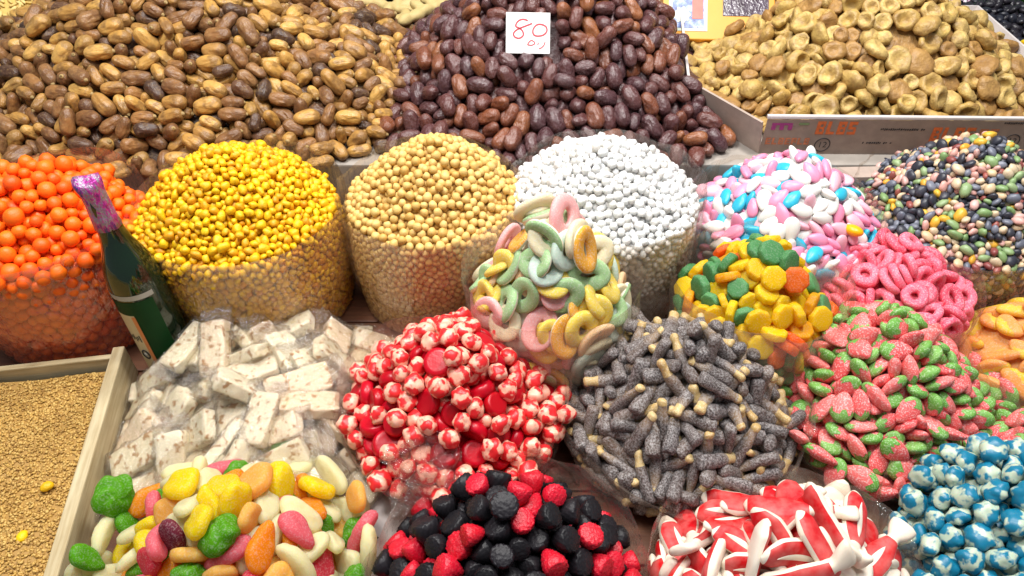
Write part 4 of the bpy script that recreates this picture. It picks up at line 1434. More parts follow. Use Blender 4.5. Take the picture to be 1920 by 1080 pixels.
for v in range(5):
    sx, sy, sz = ((0.072, 0.038, 0.017), (0.064, 0.042, 0.015), (0.078, 0.036, 0.016), (0.056, 0.038, 0.018), (0.070, 0.032, 0.019))[v]
    bm = bmesh.new()
    bmesh.ops.create_cube(bm, size=1)
    bmesh.ops.subdivide_edges(bm, edges=bm.edges[:], cuts=7, use_grid_fill=True)
    bmesh.ops.triangulate(bm, faces=bm.faces[:])
    bm.verts.ensure_lookup_table()
    V = np.array([q.co[:] for q in bm.verts]); F = np.array([[q.index for q in f.verts] for f in bm.faces]); bm.free()
    c1 = np.clip(np.abs(V) - 0.45, 0, None)
    V = V - np.sign(V) * c1 * (np.sum(c1 > 1e-6, 1) > 1)[:, None] * 0.45
    V = V * [sx, sy, sz]
    V += np.column_stack([wob(V, 160, 800 + v), wob(V, 170, 810 + v), wob(V, 150, 820 + v)]) * 0.0011
    Vw, Fw = wrapper(sx, sy, sz, 830 + v)
    k = sz / 2
    xs = np.linspace(-sx / 2 + k, sx / 2 - k, 4); ys = np.linspace(-sy / 2 + k, sy / 2 - k, 3)
    sp = [(x, y, 0) for x in xs for y in ys]
    ng.append(T('nougat_bar', ('long', 'broad', 'slim', 'short', 'narrow')[v] + ' nougat bar in crinkled clear wrapping', 'nougat', 'wrapped nougat bars',
                [(None, V, F, M_NOUGAT), ('clear_wrapper', Vw, Fw, M_WRAP)], (sp, [k * 1.08] * len(sp))))
heap('nougat', Mound((-0.338, 0.600), 0.152, 0.168, 0.0, 0.070, 2.8, 0.8, 0.004, 21), ng, [1.2, 1, 1, 1, 1], 80, 0.05, 0.30, 0.42, (0.9, 0.4, 0), 1.7, 90, seed=40, core_mat=M_NOUGAT, floor=0.003, obst=NOUGAT_OBST,
     stuff=('nougat_heap', 'nougat bars lying underneath in the wrapped heap', 'nougat'), grav=0.10)

# ================================================================== SMALL HEAPS AT THE BACK
M_SLIVER = candy('pale_sliver', [(0.74, 0.56, 0.20), (0.78, 0.63, 0.28), (0.66, 0.46, 0.14)], 0.6, 0.1, 0.002, 0.25, 120, (0.4, 0.24, 0.06))
slv = []
for v in range(3):
    V, F = ico(2)
    X = np.column_stack([V[:, 0] * 0.0085, V[:, 1] * 0.0034, V[:, 2] * 0.0030]) * (1 + 0.12 * wob(V, 2.5, 900 + v))[:, None]
    X[:, 2] += (18, -14, 8)[v] * X[:, 0] ** 2
    slv.append(T('pale_sliver', 'pale yellow sliver heaped behind the brown dates', 'nut', 'pale slivers', [(None, X, F, M_SLIVER)], ([(0, 0, 0), (0.0045, 0, 0), (-0.0045, 0, 0)], [0.0034] * 3)))
heap('slivers', Mound((-1.10, 1.57), 0.28, 0.22, TIER, 0.15, 2.2, 0.9, 0.004, 31), slv, [1, 1, 1], 1500, 0.12, 0.6, layers=1.0, iters=30, seed=50, core_mat=M_SLIVER, floor=TIER,
     stuff=('pale_sliver_heap', 'pale yellow slivers making up the rest of the heap behind the dates', 'nuts'))
M_RAISIN = candy('black_raisin', [(0.012, 0.011, 0.016), (0.022, 0.018, 0.024), (0.016, 0.018, 0.028)], 0.35, 0, 0.002, 0.0, 120, bump=0.6, bscale=260, spec=0.5)
rsn = []
for v in range(3):
    V, F = ico(2)
    X = V * (1 + 0.16 * wob(V, 2.6, 920 + v) + 0.06 * wob(V, 6, 930 + v))[:, None] * [0.0115, 0.0080, 0.0058]
    rsn.append(T('black_raisin', 'wrinkled black raisin in the heap behind the figs', 'raisin', 'black raisins', [(None, X, F, M_RAISIN)], ([(0, 0, 0), (0.004, 0, 0), (-0.004, 0, 0)], [0.0062] * 3)))
heap('raisins', Mound((1.050, 1.520), 0.16, 0.13, TIER, 0.048, 2.2, 0.85, 0.003, 33), rsn, [1, 1, 1], 420, 0.14, 0.5, layers=0.9, iters=35, seed=51, core_mat=M_RAISIN, floor=TIER,
     stuff=('black_raisin_heap', 'black raisins lying underneath in the black heap', 'raisins'))
M_YELF = candy('candied_yellow', [(0.80, 0.58, 0.03), (0.84, 0.66, 0.08)], 0.45, 0.3, 0.004, 0.1, 80)
yf = []
for v in range(2):
    V, F = ico(2)
    X = V * (1 + 0.2 * wob(V, 2.2, 940 + v))[:, None] * [0.0088, 0.0060, 0.0050]
    yf.append(T('candied_peel', 'bright yellow candied peel piece beside the fig tray', 'candied peel', 'candied peel pieces', [(None, X, F, M_YELF)], ([(0.002, 0, 0), (-0.002, 0, 0)], [0.0056] * 2)))
heap('peel', Mound((1.065, 1.335), 0.10, 0.10, TIER, 0.065, 2.2, 0.85, 0.002, 34), yf, [1, 1], 330, 0.14, 0.6, layers=0.8, iters=30, seed=52, core_mat=M_YELF, floor=TIER,
     stuff=('candied_peel_heap', 'candied peel pieces lying underneath in the yellow heap', 'candied peel'))
M_PINKG = candy('pink_white_coating', [(0.80, 0.70, 0.78), (0.78, 0.52, 0.66), (0.84, 0.82, 0.84)], 0.5, 0.1, 0.003, 0.1, 80)
pg = []
for v in range(2):
    V, F = ico(1)
    X = V * (1 + 0.12 * wob(V, 2.2, 950 + v))[:, None] * 0.0046
    pg.append(T('pink_comfit', 'tiny pink and white comfit behind the figs', 'candy', 'tiny comfits', [(None, X, F, M_PINKG)], ([(0, 0, 0)], [0.0045])))
heap('comfits', Mound((0.93, 1.66), 0.16, 0.11, TIER, 0.024, 2.2, 0.85, 0.002, 35), pg, [1, 1], 1300, 0.12, 0.6, layers=1.0, iters=30, seed=53, core_mat=M_PINKG, floor=TIER,
     stuff=('pink_comfit_heap', 'tiny pink and white comfits making up the rest of the pale heap', 'candies'))

px = realise()

# ================================================================== SINGLE THINGS
def obj_from(name, VF, mat, parent=None, loc=None, rot=None, smooth=True):
    return add(name, mesh_np(name, VF[0], VF[1], [mat], smooth=smooth), parent, loc, rot)

# ---- yellow stray ring and odd almond seen in the photograph
(c, R, rim, pk) = SACKS['almond']
V, F = ico(3)
M_ODD = candy('amber_glaze', [(0.86, 0.42, 0.03)], 0.35, 0.25, 0.004, 0.05, 60, bump=0.06)
p = pix(1600, 432, 0.163)
o = obj_from('sugared_almond', (np.column_stack([V[:, 0] * 0.015, V[:, 1] * 0.011, V[:, 2] * 0.008]), F), M_ODD, None, p, (0.4, 0.2, 2.2))
tag(o, 'the only amber orange almond among the pastel sugared almonds', 'candy', 'sugared almonds')

# ---- tray of sesame
wc, dr = TRAY_C, TRAY_D
dl = Vector((dr.y, -dr.x, 0))
if dl.x > 0:
    dl = -dl
tray = empty('wooden_tray', (wc.x, wc.y, 0))
tag(tray, 'shallow pale wooden tray filled with sesame seeds', 'tray')
ang = math.atan2(dl.y, dl.x)
Lb = 0.60
def board(length, thick, height, mid, a, name='board'):
    V, F = boxmesh(length, thick, height, 0.002)
    V[:, 2] += 0.0012 * wob(V, 25, int(length * 1000))
    return obj_from(name, (V, F), M_PALEWOOD, tray, Vector((mid.x, mid.y, height / 2 + 0.001)), (0, 0, a), False)
board(Lb, 0.016, 0.056, dr * (Lb / 2), math.atan2(dr.y, dr.x))
board(0.56, 0.009, 0.048, dl * (0.28 + 0.012) + dr * 0.008, ang)
board(Lb, 0.022, 0.060, dl * 0.56 + dr * (Lb / 2), math.atan2(dr.y, dr.x))
board(0.52, 0.018, 0.060, dl * (0.28) + dr * (Lb - 0.01), ang)
V, F = boxmesh(0.54, Lb - 0.02, 0.008)
obj_from('bottom_panel', (V, F), M_PALEWOOD, tray, dl * 0.285 + dr * (Lb / 2) + Vector((0, 0, 0.006)), (0, 0, ang), False)
M_SES = candy('sesame_seed', [(0.50, 0.30, 0.09), (0.62, 0.42, 0.15), (0.30, 0.16, 0.045), (0.54, 0.34, 0.10)], 0.55, 0, 0.001, 0.0, 60, bump=0.0)
r_ = np.random.default_rng(77)
N = 34000
ab = np.column_stack([r_.uniform(0.014, 0.42, N), r_.uniform(0.022, 0.56, N)])
base = np.array(wc[:2])[None] + ab[:, :1] * np.array(dl[:2])[None] + ab[:, 1:] * np.array(dr[:2])[None]
def sesz(P2):
    P3 = np.column_stack([P2, 0 * P2[:, 0]])
    return 0.036 + 0.008 * wob(P3, 10, 78) + 0.0034 * wob(P3, 32, 79)
z = sesz(base) + r_.uniform(-0.0016, 0.0014, N)
iv = np.array([(0, 0, -1), (.72, -.53, -.45), (-.28, -.85, -.45), (-.89, 0, -.45), (-.28, .85, -.45), (.72, .53, -.45), (.28, -.85, .45), (-.72, -.53, .45), (-.72, .53, .45), (.28, .85, .45), (.89, 0, .45), (0, 0, 1)], float)
iF = np.array([(0, 1, 2), (1, 0, 5), (0, 2, 3), (0, 3, 4), (0, 4, 5), (1, 5, 10), (2, 1, 6), (3, 2, 7), (4, 3, 8), (5, 4, 9), (1, 10, 6), (2, 6, 7), (3, 7, 8), (4, 8, 9), (5, 9, 10), (6, 10, 11), (7, 6, 11), (8, 7, 11), (9, 8, 11), (10, 9, 11)])
sd = r_.uniform(0.8, 1.25, N)
nn = r_.normal(size=(N, 3)) * 0.5 + [0, 0, 1]
nn /= np.linalg.norm(nn, axis=1)[:, None]
Rm = frames(nn, 0.2, 0, r_)
sv = iv * [0.0023, 0.0016, 0.0012]
VV = np.einsum('nij,kj->nki', Rm, sv) * sd[:, None, None] + np.column_stack([base, z])[:, None, :]
FF = (iF[None] + (np.arange(N) * 12)[:, None, None]).reshape(-1, 3)
me = mesh_np('sesame_seeds', VV.reshape(-1, 3), FF, [M_SES])
tag(add('sesame', me), 'tan sesame seeds filling the wooden tray', 'seeds', kind='stuff')
gx, gy = np.meshgrid(np.linspace(0.012, 0.545, 40), np.linspace(0.020, 0.575, 40))
b2 = np.array(wc[:2])[None] + gx.ravel()[:, None] * np.array(dl[:2])[None] + gy.ravel()[:, None] * np.array(dr[:2])[None]
bed = add('sesame_bed', mesh_np('sesame_bed', np.column_stack([b2, sesz(b2) - 0.0008]), np.array(grid_faces(40, 40, False)), [M_SES]))
tag(bed, 'packed layer of sesame below the loose seeds', 'seeds', kind='stuff')
for k, (u, v) in enumerate(((88, 912), (42, 1006))):
    p = pix(u, v, 0.044)
    V, F = ico(2)
    X = V * (1 + 0.12 * wob(V, 2.6, 330 + k))[:, None] * [0.0078, 0.0064, 0.0055]
    o = obj_from('stray_chickpea', (X, F), M_YELLOW, None, p, (0.2, 0.1, 0.6 + k))
    tag(o, ('yellow chickpea fallen on the sesame close to the board', 'yellow chickpea fallen on the sesame farther from the board')[k], 'chickpea', 'stray chickpeas on the sesame')

# ---- green bottle
bot = empty('green_bottle', tuple(BOT))
bot.rotation_euler = (math.radians(-2), math.radians(-2), 0)
bot.scale = (0.88, 0.88, 1.14)
tag(bot, 'dark green glass bottle with foil on its neck, standing beside the orange sack', 'bottle')
m = NT('green_glass')
m.set(Base_Color=(0.003, 0.018, 0.006), Roughness=0.05, Transmission_Weight=0.15, Specular_IOR_Level=0.7, Coat_Weight=0.4)
m.b.inputs['IOR'].default_value = 1.5
obj_from('glass_body', lathe([(0.002, 0.010), (0.030, 0.003), (0.037, 0.002), (0.0395, 0.008), (0.0400, 0.03), (0.0400, 0.140), (0.0392, 0.156), (0.0355, 0.172), (0.0290, 0.188), (0.0225, 0.202), (0.0185, 0.216), (0.0165, 0.232), (0.0155, 0.255), (0.0152, 0.272), (0.010, 0.273)], 40), m.m, bot)
m = NT('neck_foil')
tc = m.n('ShaderNodeTexCoord').outputs['Object']
st = m.stretch(tc, (1.0, 1.0, 0.45))
cr = m.ramp(m.noise(st, 75, None, 4, 0.7), [(0.34, (0.16, 0.02, 0.18)), (0.43, (0.58, 0.03, 0.36)), (0.48, (0.30, 0.20, 0.30)), (0.52, (0.34, 0.32, 0.36)), (0.55, (0.56, 0.04, 0.36)), (0.62, (0.05, 0.06, 0.28))])
m.set(Base_Color=cr, Roughness=0.3, Metallic=0.35, Normal=m.bump(m.noise(tc, 160, None, 3, 0.6), 0.8, 0.004))
V, F = lathe([(0.0182, 0.226), (0.0172, 0.240), (0.0165, 0.255), (0.0166, 0.268), (0.0190, 0.279), (0.0175, 0.286), (0.009, 0.2875)], 36)
th = np.arctan2(V[:, 1], V[:, 0])
V[:, :2] *= (1 + 0.05 * wob(V, 160, 5) + 0.03 * np.sin(9 * th))[:, None]
V[:, 2] += np.where(V[:, 2] < 0.225, 0.006 * np.sin(3 * th) + 0.004 * np.sin(7 * th), 0.003 * np.sin(2 * th + 1) * (V[:, 2] > 0.26))
obj_from('neck_foil', (V, F), m.m, bot)
def patch(r, z0, z1, a0, a1, nt=24, nz=6, torn=0.0, seed=0):
    V = []
    for i in range(nz):
        for j in range(nt):
            a = a0 + (a1 - a0) * j / (nt - 1)
            z = z0 + (z1 - z0) * i / (nz - 1)
            V.append((r * math.cos(a), r * math.sin(a), z))
    V = np.array(V)
    if torn:
        V[:nt, 2] += torn * wob(V[:nt], 300, seed)
    return V, np.array(grid_faces(nz, nt, False))
ac = math.radians(-112)
M_LABG = plain('green_paper', (0.003, 0.042, 0.007), 0.6, 60, 0.3, spec=0.2)
M_LABC = plain('cream_paper', (0.62, 0.50, 0.28), 0.6, 40, 0.25)
M_LABO = plain('orange_paper', (0.66, 0.22, 0.06), 0.6, 60, 0.25)
M_LABW = plain('grey_paper', (0.42, 0.40, 0.34), 0.6, 60, 0.25)
lab = obj_from('label_paper', patch(0.0405, 0.018, 0.138, ac - 1.1, ac + 1.25), M_LABG, bot)
obj_from('cream_panel', patch(0.0409, 0.020, 0.118, ac - 1.0, ac + 0.35), M_LABC, lab)
obj_from('orange_margin', patch(0.0413, 0.020, 0.116, ac + 0.22, ac + 0.37, 6), M_LABO, lab)
for k in range(9):
    a0 = ac - 0.62 + 0.09 * k
    obj_from('printed_mark', patch(0.0413, 0.074 + 0.003 * (k % 2), 0.081 + 0.002 * (k % 3), a0, a0 + 0.05, 3, 2), M_BLACKINK, lab)
obj_from('dark_border', patch(0.0412, 0.020, 0.117, ac - 1.0, ac - 0.80, 6, 24), M_LABO, lab)
obj_from('shoulder_band', patch(0.0400, 0.1405, 0.1475, ac - 1.3, ac + 1.35), M_LABW, bot)
ck = math.cos(ac + 0.02), math.sin(ac + 0.02)
V, F = ring_mesh(0.0066, 0.0066, 0.0012, 0.0006, 24, 6)
em = obj_from('round_emblem', (V, F), M_BLACKINK, lab)
em.rotation_euler = Vector((ck[0], ck[1], 0)).to_track_quat('Z', 'Y').to_euler()
em.location = (0.0415 * ck[0], 0.0415 * ck[1], 0.052)
V, F = lathe([(0.0002, 0.0), (0.0034, 0.0), (0.0034, 0.0006), (0.0002, 0.0008)], 16)
obj_from('emblem_centre', (V, F), M_LABW, em)

# ---- price card
card = empty('price_card', tuple(CARD))
tag(card, 'white price card with a handwritten red 80 stuck in the dark dates', 'price card')
card.rotation_euler = (CARD_T, math.radians(1.5), math.radians(1))
cw, ch = 0.0745 * 0.98, 0.066
M_CARD = plain('card_paper', (0.82, 0.81, 0.80), 0.6, 40, 0.05)
M_REDINK = plain('red_ink', (0.52, 0.05, 0.07), 0.6, 200, 0.3)
obj_from('card_sheet', boxmesh(cw, ch, 0.0012, 0.0003), M_CARD, card, None, None, False)
def zc(x, y):
    return ((x - 705) / 920 * cw, (465 - y) / 770 * ch)
def stroke(pts, w=0.0011, closed=False):
    """flat ribbon through points, on the card face"""
    P = np.array([zc(*q_) for q_ in pts])
    n = len(P)
    # Catmull-Rom smoothing
    out = []
    rngk = range(n if closed else n - 1)
    for i in rngk:
        p0, p1, p2, p3 = (P[(i - 1) % n] if closed or i > 0 else P[0]), P[i], P[(i + 1) % n], (P[(i + 2) % n] if closed or i + 2 < n else P[-1])
        for k in range(5):
            u = k / 5
            out.append(0.5 * ((2 * p1) + (-p0 + p2) * u + (2 * p0 - 5 * p1 + 4 * p2 - p3) * u * u + (-p0 + 3 * p1 - 3 * p2 + p3) * u ** 3))
    out.append(P[0] if closed else P[-1])
    C = np.array(out)
    tg = np.gradient(C, axis=0)
    tg /= np.linalg.norm(tg, axis=1)[:, None] + 1e-9
    nr = np.column_stack([-tg[:, 1], tg[:, 0]])
    A, B = C + nr * w, C - nr * w
    V = np.concatenate([np.column_stack([A, np.full(len(A), 0.0011)]), np.column_stack([B, np.full(len(A), 0.0011)])])
    k = len(A)
    F = [[i, i + k, i + k + 1, i + 1] for i in range(k - 1)]
    return V, F
for pts, cl in (([(700, 235), (620, 212), (540, 222), (470, 275), (450, 345), (520, 375), (590, 430), (605, 510), (530, 565), (440, 550), (400, 490), (440, 430), (530, 380), (640, 340), (790, 285)], False),
                ([(810, 400), (880, 315), (980, 300), (1080, 345), (1095, 430), (1020, 500), (900, 520), (820, 490)], True)):
    V, F = stroke(pts, 0.0013, cl)
    obj_from('handwritten_digit', (V, F), M_REDINK, card, None, None, False)
for pts, cl in (([(700, 680), (740, 625), (790, 605), (850, 650), (800, 690), (720, 690)], True), ([(925, 640), (910, 690)], False), ([(1065, 625), (1040, 690), (985, 740), (930, 760)], False)):
    V, F = stroke(pts, 0.0009, cl)
    obj_from('handwritten_mark', (V, F), M_REDINK, card, None, None, False)
obj_from('stick', boxmesh(0.004, 0.05, 0.002, 0.0005), M_PALEWOOD, card, (0.004, -0.052, -0.0022), None, False)

# ---- carton tray of the figs
M_ORINK = plain('orange_ink', (0.62, 0.13, 0.025), 0.75, 150, 0.6)
M_ORINK2 = plain('faded_orange_ink', (0.52, 0.17, 0.075), 0.8, 160, 0.7)
M_PURINK = plain('purple_ink', (0.30, 0.03, 0.16), 0.75, 120, 0.3)
M_GRNINK = plain('green_ink', (0.16, 0.22, 0.09), 0.75, 120, 0.4)
z0, z1 = TIER, TIER + 0.066
ctr = empty('carton_tray', (0.42, 1.064, TIER))
tag(ctr, 'printed cardboard tray with white rim holding the dried figs', 'carton tray')
poly = [(0.418, 1.068), (0.965, 1.060), (0.950, 1.50), (0.36, 1.52), (0.325, 1.20)]
cx, cy = 0.66, 1.28
def wall(a, b, flare=0.016):
    ax, ay = a; bx_, by_ = b
    out = lambda p_: Vector((p_[0] - cx, p_[1] - cy)).normalized() * flare
    th_ = 0.005
    V = []
    for p_ in (a, b):
        o_ = out(p_)
        n_ = out(p_).normalized() * th_
        for zz, ff in ((z0, 0.0), (z1, 1.0)):
            V.append((p_[0] + o_.x * ff, p_[1] + o_.y * ff, zz))
            V.append((p_[0] + o_.x * ff - n_.x, p_[1] + o_.y * ff - n_.y, zz))
    V = np.array(V) - np.array([0.42, 1.064, TIER])
    F = [[0, 4, 6, 2], [1, 3, 7, 5], [0, 1, 5, 4], [2, 6, 7, 3], [0, 2, 3, 1], [4, 5, 7, 6]]
    return V, F
for k in range(5):
    V, F = wall(poly[k], poly[(k + 1) % 5], 0.0 if k == 0 else 0.016)
    w_o = obj_from('carton_side', (V, F), M_CARTON_B if k in (0, 4) else M_CARTON_W, ctr, None, None, False)
    if k == 0:
        front = w_o
a, b = Vector((*poly[0], 0)), Vector((*poly[1], 0))
d = (b - a).normalized()
V, F = boxmesh((b - a).length, 0.0065, 0.006, 0.001)
V[:, 2] += 0.0016 * wob(V, 30, 4)
obj_from('white_rim', (V, F), M_CARTON_W, ctr, ((a + b) / 2 - ctr.location + Vector((0, 0.0035, 0.0685 + TIER))), (0, 0, math.atan2(d.y, d.x)))
fn = Vector((d.y, -d.x, 0))
def on_front(zx, zy):
    """point on the carton's front from the enlarged view of the photograph"""
    return a + d * ((zx - 110) * 0.000243) + Vector((0, 0, TIER + 0.066 - (zy - 90) * 0.000298)) + fn * 0.0006 - ctr.location
def ink(name, zx0, zy0, zx1, zy1, mat, skew=0.0):
    p_ = [on_front(zx0, zy1), on_front(zx1, zy1), on_front(zx1 + skew, zy0), on_front(zx0 + skew, zy0)]
    return obj_from(name, (np.array([tuple(q_) for q_ in p_]), [[0, 1, 2, 3]]), mat, front, None, None, False)
rp = random.Random(3)
def glyphs(x0, x1, y0, y1, word, mat, name='printed_letter'):
    """heavy worn capitals: two uprights and a few bars each"""
    w = (x1 - x0) / len(word)
    for i, kind in enumerate(word):
        xa = x0 + i * w + w * 0.08
        xb = xa + w * 0.80
        V, F = [], []
        def bar(p0, q0, p1, q1):
            k_ = len(V)
            for (xx, yy) in ((p0, q1), (p1, q1), (p1, q0), (p0, q0)):
                V.append(tuple(on_front(xx, yy)))
            F.append([k_, k_ + 1, k_ + 2, k_ + 3])
        hh = (y1 - y0)
        if kind == 'S':
            bar(xa, y0, xa + w * 0.34, y0 + hh * 0.60)
            bar(xb - w * 0.24, y0 + hh * 0.60, xb, y1 - hh * 0.22)
            bar(xa, y1 - hh * 0.22, xa + w * 0.34, y1)
        else:
            bar(xa, y0, xa + w * 0.34, y1)
        if kind in 'BAES':
            bar(xa + w * 0.34, y0, xb, y0 + hh * 0.24)
            bar(xa + w * 0.34, y0 + hh * 0.42, xb - w * 0.06, y0 + hh * 0.60)
        if kind in 'BLES':
            bar(xa + w * 0.34, y1 - hh * 0.22, xb, y1)
        if kind in 'BA':
            bar(xb - w * 0.2, y0 + hh * 0.24, xb, y0 + hh * 0.42)
            bar(xb - w * 0.2, y0 + hh * 0.60, xb, y1 - hh * 0.22)
        obj_from(name, (np.array(V), F), mat, front, None, None, False)
glyphs(450, 735, 100, 182, 'BLBS', M_ORINK)
glyphs(132, 440, 206, 250, 'ELBEALB', M_ORINK2)
glyphs(1240, 1545, 132, 222, 'BLBS', M_ORINK)
glyphs(1560, 1700, 140, 200, 'BE', M_ORINK2)
ink('printed_block', 150, 112, 290, 126, M_PURINK)
for xx in (150, 205, 262):
    ink('printed_block', xx, 127, xx + 30, 156, M_PURINK)
ink('printed_block', 330, 110, 400, 124, M_GRNINK)
for (xa, xb, yy) in ((890, 1190, 140), (800, 1000, 228), (1700, 1830, 96)):
    q_ = xa
    while q_ < xb:
        w = rp.uniform(9, 17)
        ink('printed_character', q_, yy + rp.uniform(0, 3), q_ + w * 0.75, yy + rp.uniform(10, 15), M_BLACKINK, 3)
        q_ += w
        if rp.random() < 0.1:
            q_ += 16
for (zx, zy) in ((532, 250), (1602, 232), (1812, 216)):
    p_ = on_front(zx, zy)
    V, F = ring_mesh(0.0125, 0.0125, 0.0009, 0.0004, 32, 6)
    rg = obj_from('printed_circle', (V, F), M_BLACKINK, front, p_, (PI / 2, 0, math.atan2(d.y, d.x)))
    cu = bpy.data.curves.new('printed_number', 'FONT')
    cu.body = '12'
    cu.size = 0.0155
    cu.align_x, cu.align_y = 'CENTER', 'CENTER'
    tmp = bpy.data.objects.new('printed_number', cu)
    COL.objects.link(tmp)
    bpy.context.view_layer.update()
    me = bpy.data.meshes.new_from_object(tmp.evaluated_get(bpy.context.evaluated_depsgraph_get()))
    me.materials.clear(); me.materials.append(M_BLACKINK)
    bpy.data.objects.remove(tmp)
    add('printed_number', me, rg, (0, 0, 0.0005))

# crate below the tray, seen between almonds and pebbles
cr_ = obj_from('carton_corner', boxmesh(0.11, 0.03, 0.05, 0.001), M_CARTON_B, None, (0.585, 1.016, 0.1055), (0, 0, 0.03), False)
tag(cr_, 'plain grey cardboard corner under the fig tray behind the almonds', 'carton')

# ---- display boxes behind
M_BOXO = plain('orange_print', (0.78, 0.36, 0.035), 0.45, 30, 0.12)
M_BOXY = plain('yellow_print', (0.80, 0.50, 0.05), 0.45, 30, 0.12)
M_PRW = plain('pale_green_print', (0.66, 0.74, 0.60), 0.5, 30, 0.1)
M_DARKWIN = candy('dates_in_window', [(0.05, 0.03, 0.045)], 0.25, 0, 0.001, 0.5, 60, (0.22, 0.18, 0.24), bump=0.8, bscale=110)
m = NT('blue_picture')
tc = m.n('ShaderNodeTexCoord').outputs['Object']
m.set(Base_Color=m.ramp(m.noise(tc, 55, None, 4, 0.65), [(0.35, (0.06, 0.07, 0.22)), (0.5, (0.20, 0.28, 0.55)), (0.62, (0.42, 0.52, 0.72)), (0.7, (0.12, 0.10, 0.25))]), Roughness=0.4)
M_BLUEPIC = m.m
M_REDPIC = plain('red_print', (0.66, 0.17, 0.13), 0.45, 60, 0.3)
M_FLOWER = plain('white_print', (0.74, 0.80, 0.74), 0.5, 80, 0.15)
def display_box(c, w, mat, label, pic):
    b_ = empty('display_box', c)
    b_.rotation_euler = (math.radians(40), 0, math.radians(-3))
    tag(b_, label, 'box', 'date boxes behind the figs')
    H_, D_ = 0.20, 0.045
    obj_from('box_body', boxmesh(w, H_, D_, 0.002), mat, b_, (0, H_ / 2, 0), None, False)
    wx, ww = (0.034, 0.092) if pic else (0.01, w * 0.6)
    win = obj_from('window', boxmesh(ww, 0.075, 0.002, 0.0008), M_DARKWIN, b_, (wx + (0.02 if pic else 0), 0.088, D_ / 2 + 0.0005), None, False)
    obj_from('window_frame', boxmesh(ww + 0.01, 0.005, 0.004, 0.001), M_BLACKINK, win, (0, 0.040, 0.0), None, False)
    if pic:
        pn = obj_from('picture_panel', boxmesh(0.078, 0.110, 0.0012), M_PRW, b_, (-0.062, 0.072, D_ / 2 + 0.0006), None, False)
        obj_from('picture', boxmesh(0.064, 0.098, 0.0012), M_BLUEPIC, pn, (0, 0, 0.0008), None, False)
        V, F = pillow(lambda t: (0.017 * math.cos(t) * (1 + 0.12 * math.cos(9 * t)), 0.017 * math.sin(t) * (1 + 0.12 * math.cos(9 * t))), 54, 0.0012, 0.0, 6)
        obj_from('flower_print', (V, F), M_FLOWER, pn, (-0.012, -0.022, 0.0014))
        obj_from('red_patch', boxmesh(0.022, 0.052, 0.001), M_REDPIC, pn, (0.019, -0.004, 0.0016), None, False)
    return b_
display_box((0.418, 1.445, TIER + 0.012), 0.225, M_BOXO, 'orange printed date box with blue picture and dark window', True)
display_box((0.640, 1.455, TIER + 0.012), 0.20, M_BOXY, 'yellow orange printed date box with window only', False)

# ---- ginger on a black tray
M_GING = candy('ginger_skin', [(0.46, 0.35, 0.15), (0.54, 0.43, 0.21)], 0.65, 0.1, 0.003, 0.25, 60, (0.45, 0.33, 0.15), bump=0.4, bscale=200)
M_BLKPL = plain('black_plastic', (0.012, 0.012, 0.014), 0.35, 40, 0.1)
gt = empty('black_tray', (-0.24, 1.555, TIER + 0.001))
tag(gt, 'shallow black plastic tray holding ginger roots', 'tray')
obj_from('tray_floor', boxmesh(0.30, 0.18, 0.006), M_BLKPL, gt, (0, 0, 0.0035), None, False)
for (sx, sy, px_, py_) in ((0.30, 0.006, 0, -0.09), (0.30, 0.006, 0, 0.09), (0.006, 0.174, -0.147, 0), (0.006, 0.174, 0.147, 0)):
    obj_from('tray_side', boxmesh(sx, sy, 0.040, 0.001), M_BLKPL, gt, (px_, py_, 0.027), None, False)
def ginger(seed, loc, rotz, L):
    r = np.random.default_rng(seed)
    VV, FF, n = [], [], 0
    V, F = ico(3)
    k = 5
    for i in range(k + 3):
        if i < k:
            cpos = np.array([-L / 2 + L * i / (k - 1), 0.006 * r.uniform(-1, 1), 0.003 * r.uniform(-1, 1)])
            sz = np.array([L / k * 0.95, 0.0135 * r.uniform(0.8, 1.15), 0.012])
        else:
            cpos = np.array([r.uniform(-0.4, 0.4) * L, r.choice([-1, 1]) * 0.018, 0.004])
            sz = np.array([0.012, 0.020, 0.0105])
        X = V * (1 + 0.07 * wob(V, 3, seed + i))[:, None] * sz + cpos
        VV.append(X); FF.append(F + n); n += len(V)
    o_ = obj_from('ginger_root', (np.concatenate(VV), np.concatenate(FF)), M_GING, None, loc, (r.uniform(-0.1, 0.1), r.uniform(-0.1, 0.1), rotz))
    md = o_.modifiers.new('blend', 'REMESH')
    md.mode = 'VOXEL'
    md.voxel_size = 0.0035
    md.use_smooth_shade = True
    sm = o_.modifiers.new('soft', 'SMOOTH')
    sm.iterations = 4
    return o_
for k, (x, y, zz, a_, L) in enumerate(((-0.255, 1.488, 0.179, 0.15, 0.13), (-0.180, 1.500, 0.193, 0.9, 0.11), (-0.285, 1.555, 0.180, -0.2, 0.12), (-0.165, 1.575, 0.179, 0.3, 0.12), (-0.24, 1.60, 0.180, -0.4, 0.12), (-0.315, 1.60, 0.177, 0.6, 0.10))):
    o = ginger(960 + k, (x, y, zz), a_, L)
    tag(o, ('longest pale ginger root lying along the tray edge', 'forked pale ginger root resting on top, beside the dark dates', 'pale ginger root in the middle of the black tray', 'pale ginger root behind the forked one', 'pale ginger root at the rear of the black tray', 'short pale ginger root in the tray corner beside the pale dates')[k], 'ginger', 'ginger roots on the black tray')

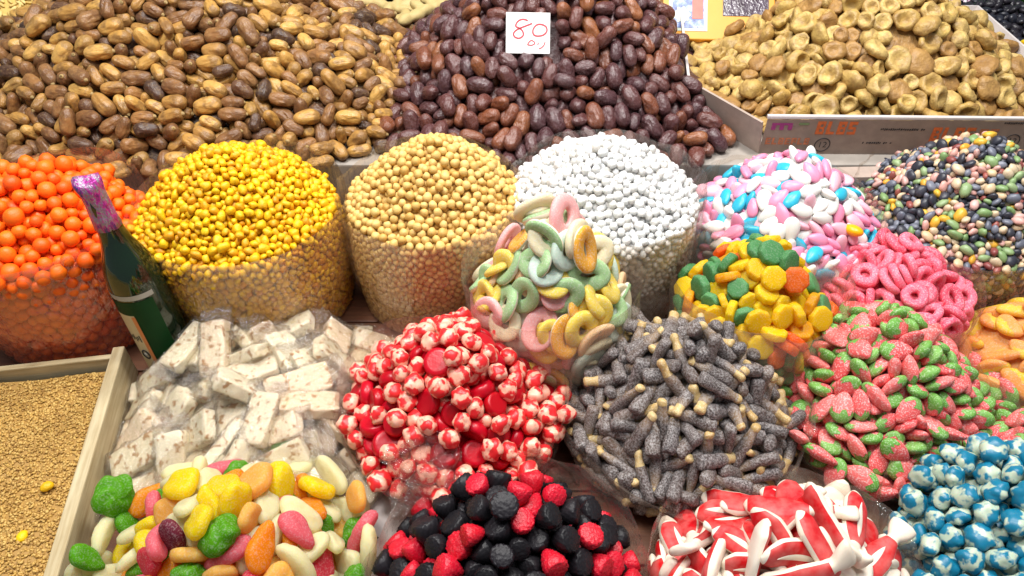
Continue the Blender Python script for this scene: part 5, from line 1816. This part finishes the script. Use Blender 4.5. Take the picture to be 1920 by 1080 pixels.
# ---- green basin
M_GREENP = plain('green_plastic', (0.10, 0.55, 0.01), 0.3, 10, 0.05)
gb = empty('green_basin', (1.135, 1.735, TIER))
tag(gb, 'bright green plastic basin behind the black raisins', 'basin')
prof = [(0.085, 0.0), (0.10, 0.004), (0.118, 0.07), (0.120, 0.072), (0.115, 0.07), (0.097, 0.007), (0.002, 0.006)]
obj_from('basin_wall', lathe(prof, 48), M_GREENP, gb, (0, 0, 0.0015))
V, F = ring_mesh(0.120, 0.120, 0.005, 0.0035, 48, 8)
obj_from('rolled_rim', (V, F), M_GREENP, gb, (0, 0, 0.0735))

# ---- carton sheet under the front bags, with printed lines
p0 = pix(660, 985, 0.006)
cs = obj_from('carton_sheet', boxmesh(0.26, 0.20, 0.004, 0.001), M_CARTON_W, None, (p0.x, p0.y, 0.0035), (0, 0, -0.5), False)
tag(cs, 'flat white cardboard sheet with thin black printed lines between the bags', 'cardboard')
bpy.context.view_layer.update()
inv = cs.matrix_world.inverted()
for (u0, v0, u1, v1) in ((634, 968, 709, 1009), (688, 998, 671, 1023)):
    A_, B_ = inv @ pix(u0, v0, 0.0062), inv @ pix(u1, v1, 0.0062)
    dd = (B_ - A_)
    ln = obj_from('printed_line', boxmesh(dd.length, 0.0024, 0.0005), M_BLACKINK, cs, (A_ + B_) / 2, (0, 0, math.atan2(dd.y, dd.x)), False)
    ln.location.z = 0.0024
M_KRAFT = plain('brown_paper', (0.24, 0.155, 0.10), 0.8, 30, 0.4)
p0 = pix(1600, 965, 0.003)
gx, gy = np.meshgrid(np.linspace(-0.11, 0.11, 24), np.linspace(-0.08, 0.08, 18))
V = np.column_stack([gx.ravel(), gy.ravel(), 0 * gx.ravel()])
V[:, 2] = 0.004 + 0.003 * np.abs(wob(V, 40, 3)) + 0.0015 * np.abs(wob(V, 110, 4))
kp = obj_from('brown_paper', (V, np.array(grid_faces(18, 24, False))), M_KRAFT, None, (p0.x, p0.y, 0.001), (0, 0, 0.3))
tag(kp, 'crumpled brown paper on the table between strawberries and red gummies', 'paper')

# ---- crumpled ends of film
def crumple(parent, loc, size, seed, rot=(0, 0, 0), n=36, amp=0.3):
    gx, gy = np.meshgrid(np.linspace(-1, 1, n), np.linspace(-1, 1, n))
    V = np.column_stack([gx.ravel(), gy.ravel(), 0 * gx.ravel()])
    z_ = 0.4 * np.abs(wob(V, 2.5, seed)) + 0.8 * np.abs(wob(V, 7, seed + 1)) + 0.6 * np.abs(wob(V, 15, seed + 2))
    V[:, 0] += 0.18 * wob(V, 3, seed + 3) + 0.10 * wob(V, 7, seed + 4)
    V[:, 1] += 0.18 * wob(V, 3, seed + 5) + 0.10 * wob(V, 7, seed + 6)
    V[:, 2] = z_ * amp - 0.2 * (gx.ravel() ** 2 + gy.ravel() ** 2) * amp
    V *= size
    return obj_from('crumpled_end', (V, np.array(grid_faces(n, n, False))), M_WRAP, parent, Vector(loc) - Vector(parent.location), rot, False)
p0 = pix(795, 885, 0.100)
crumple(BAGS['kiss_red'], p0, 0.040, 5, (math.radians(32), 0, 0.4), amp=0.34)
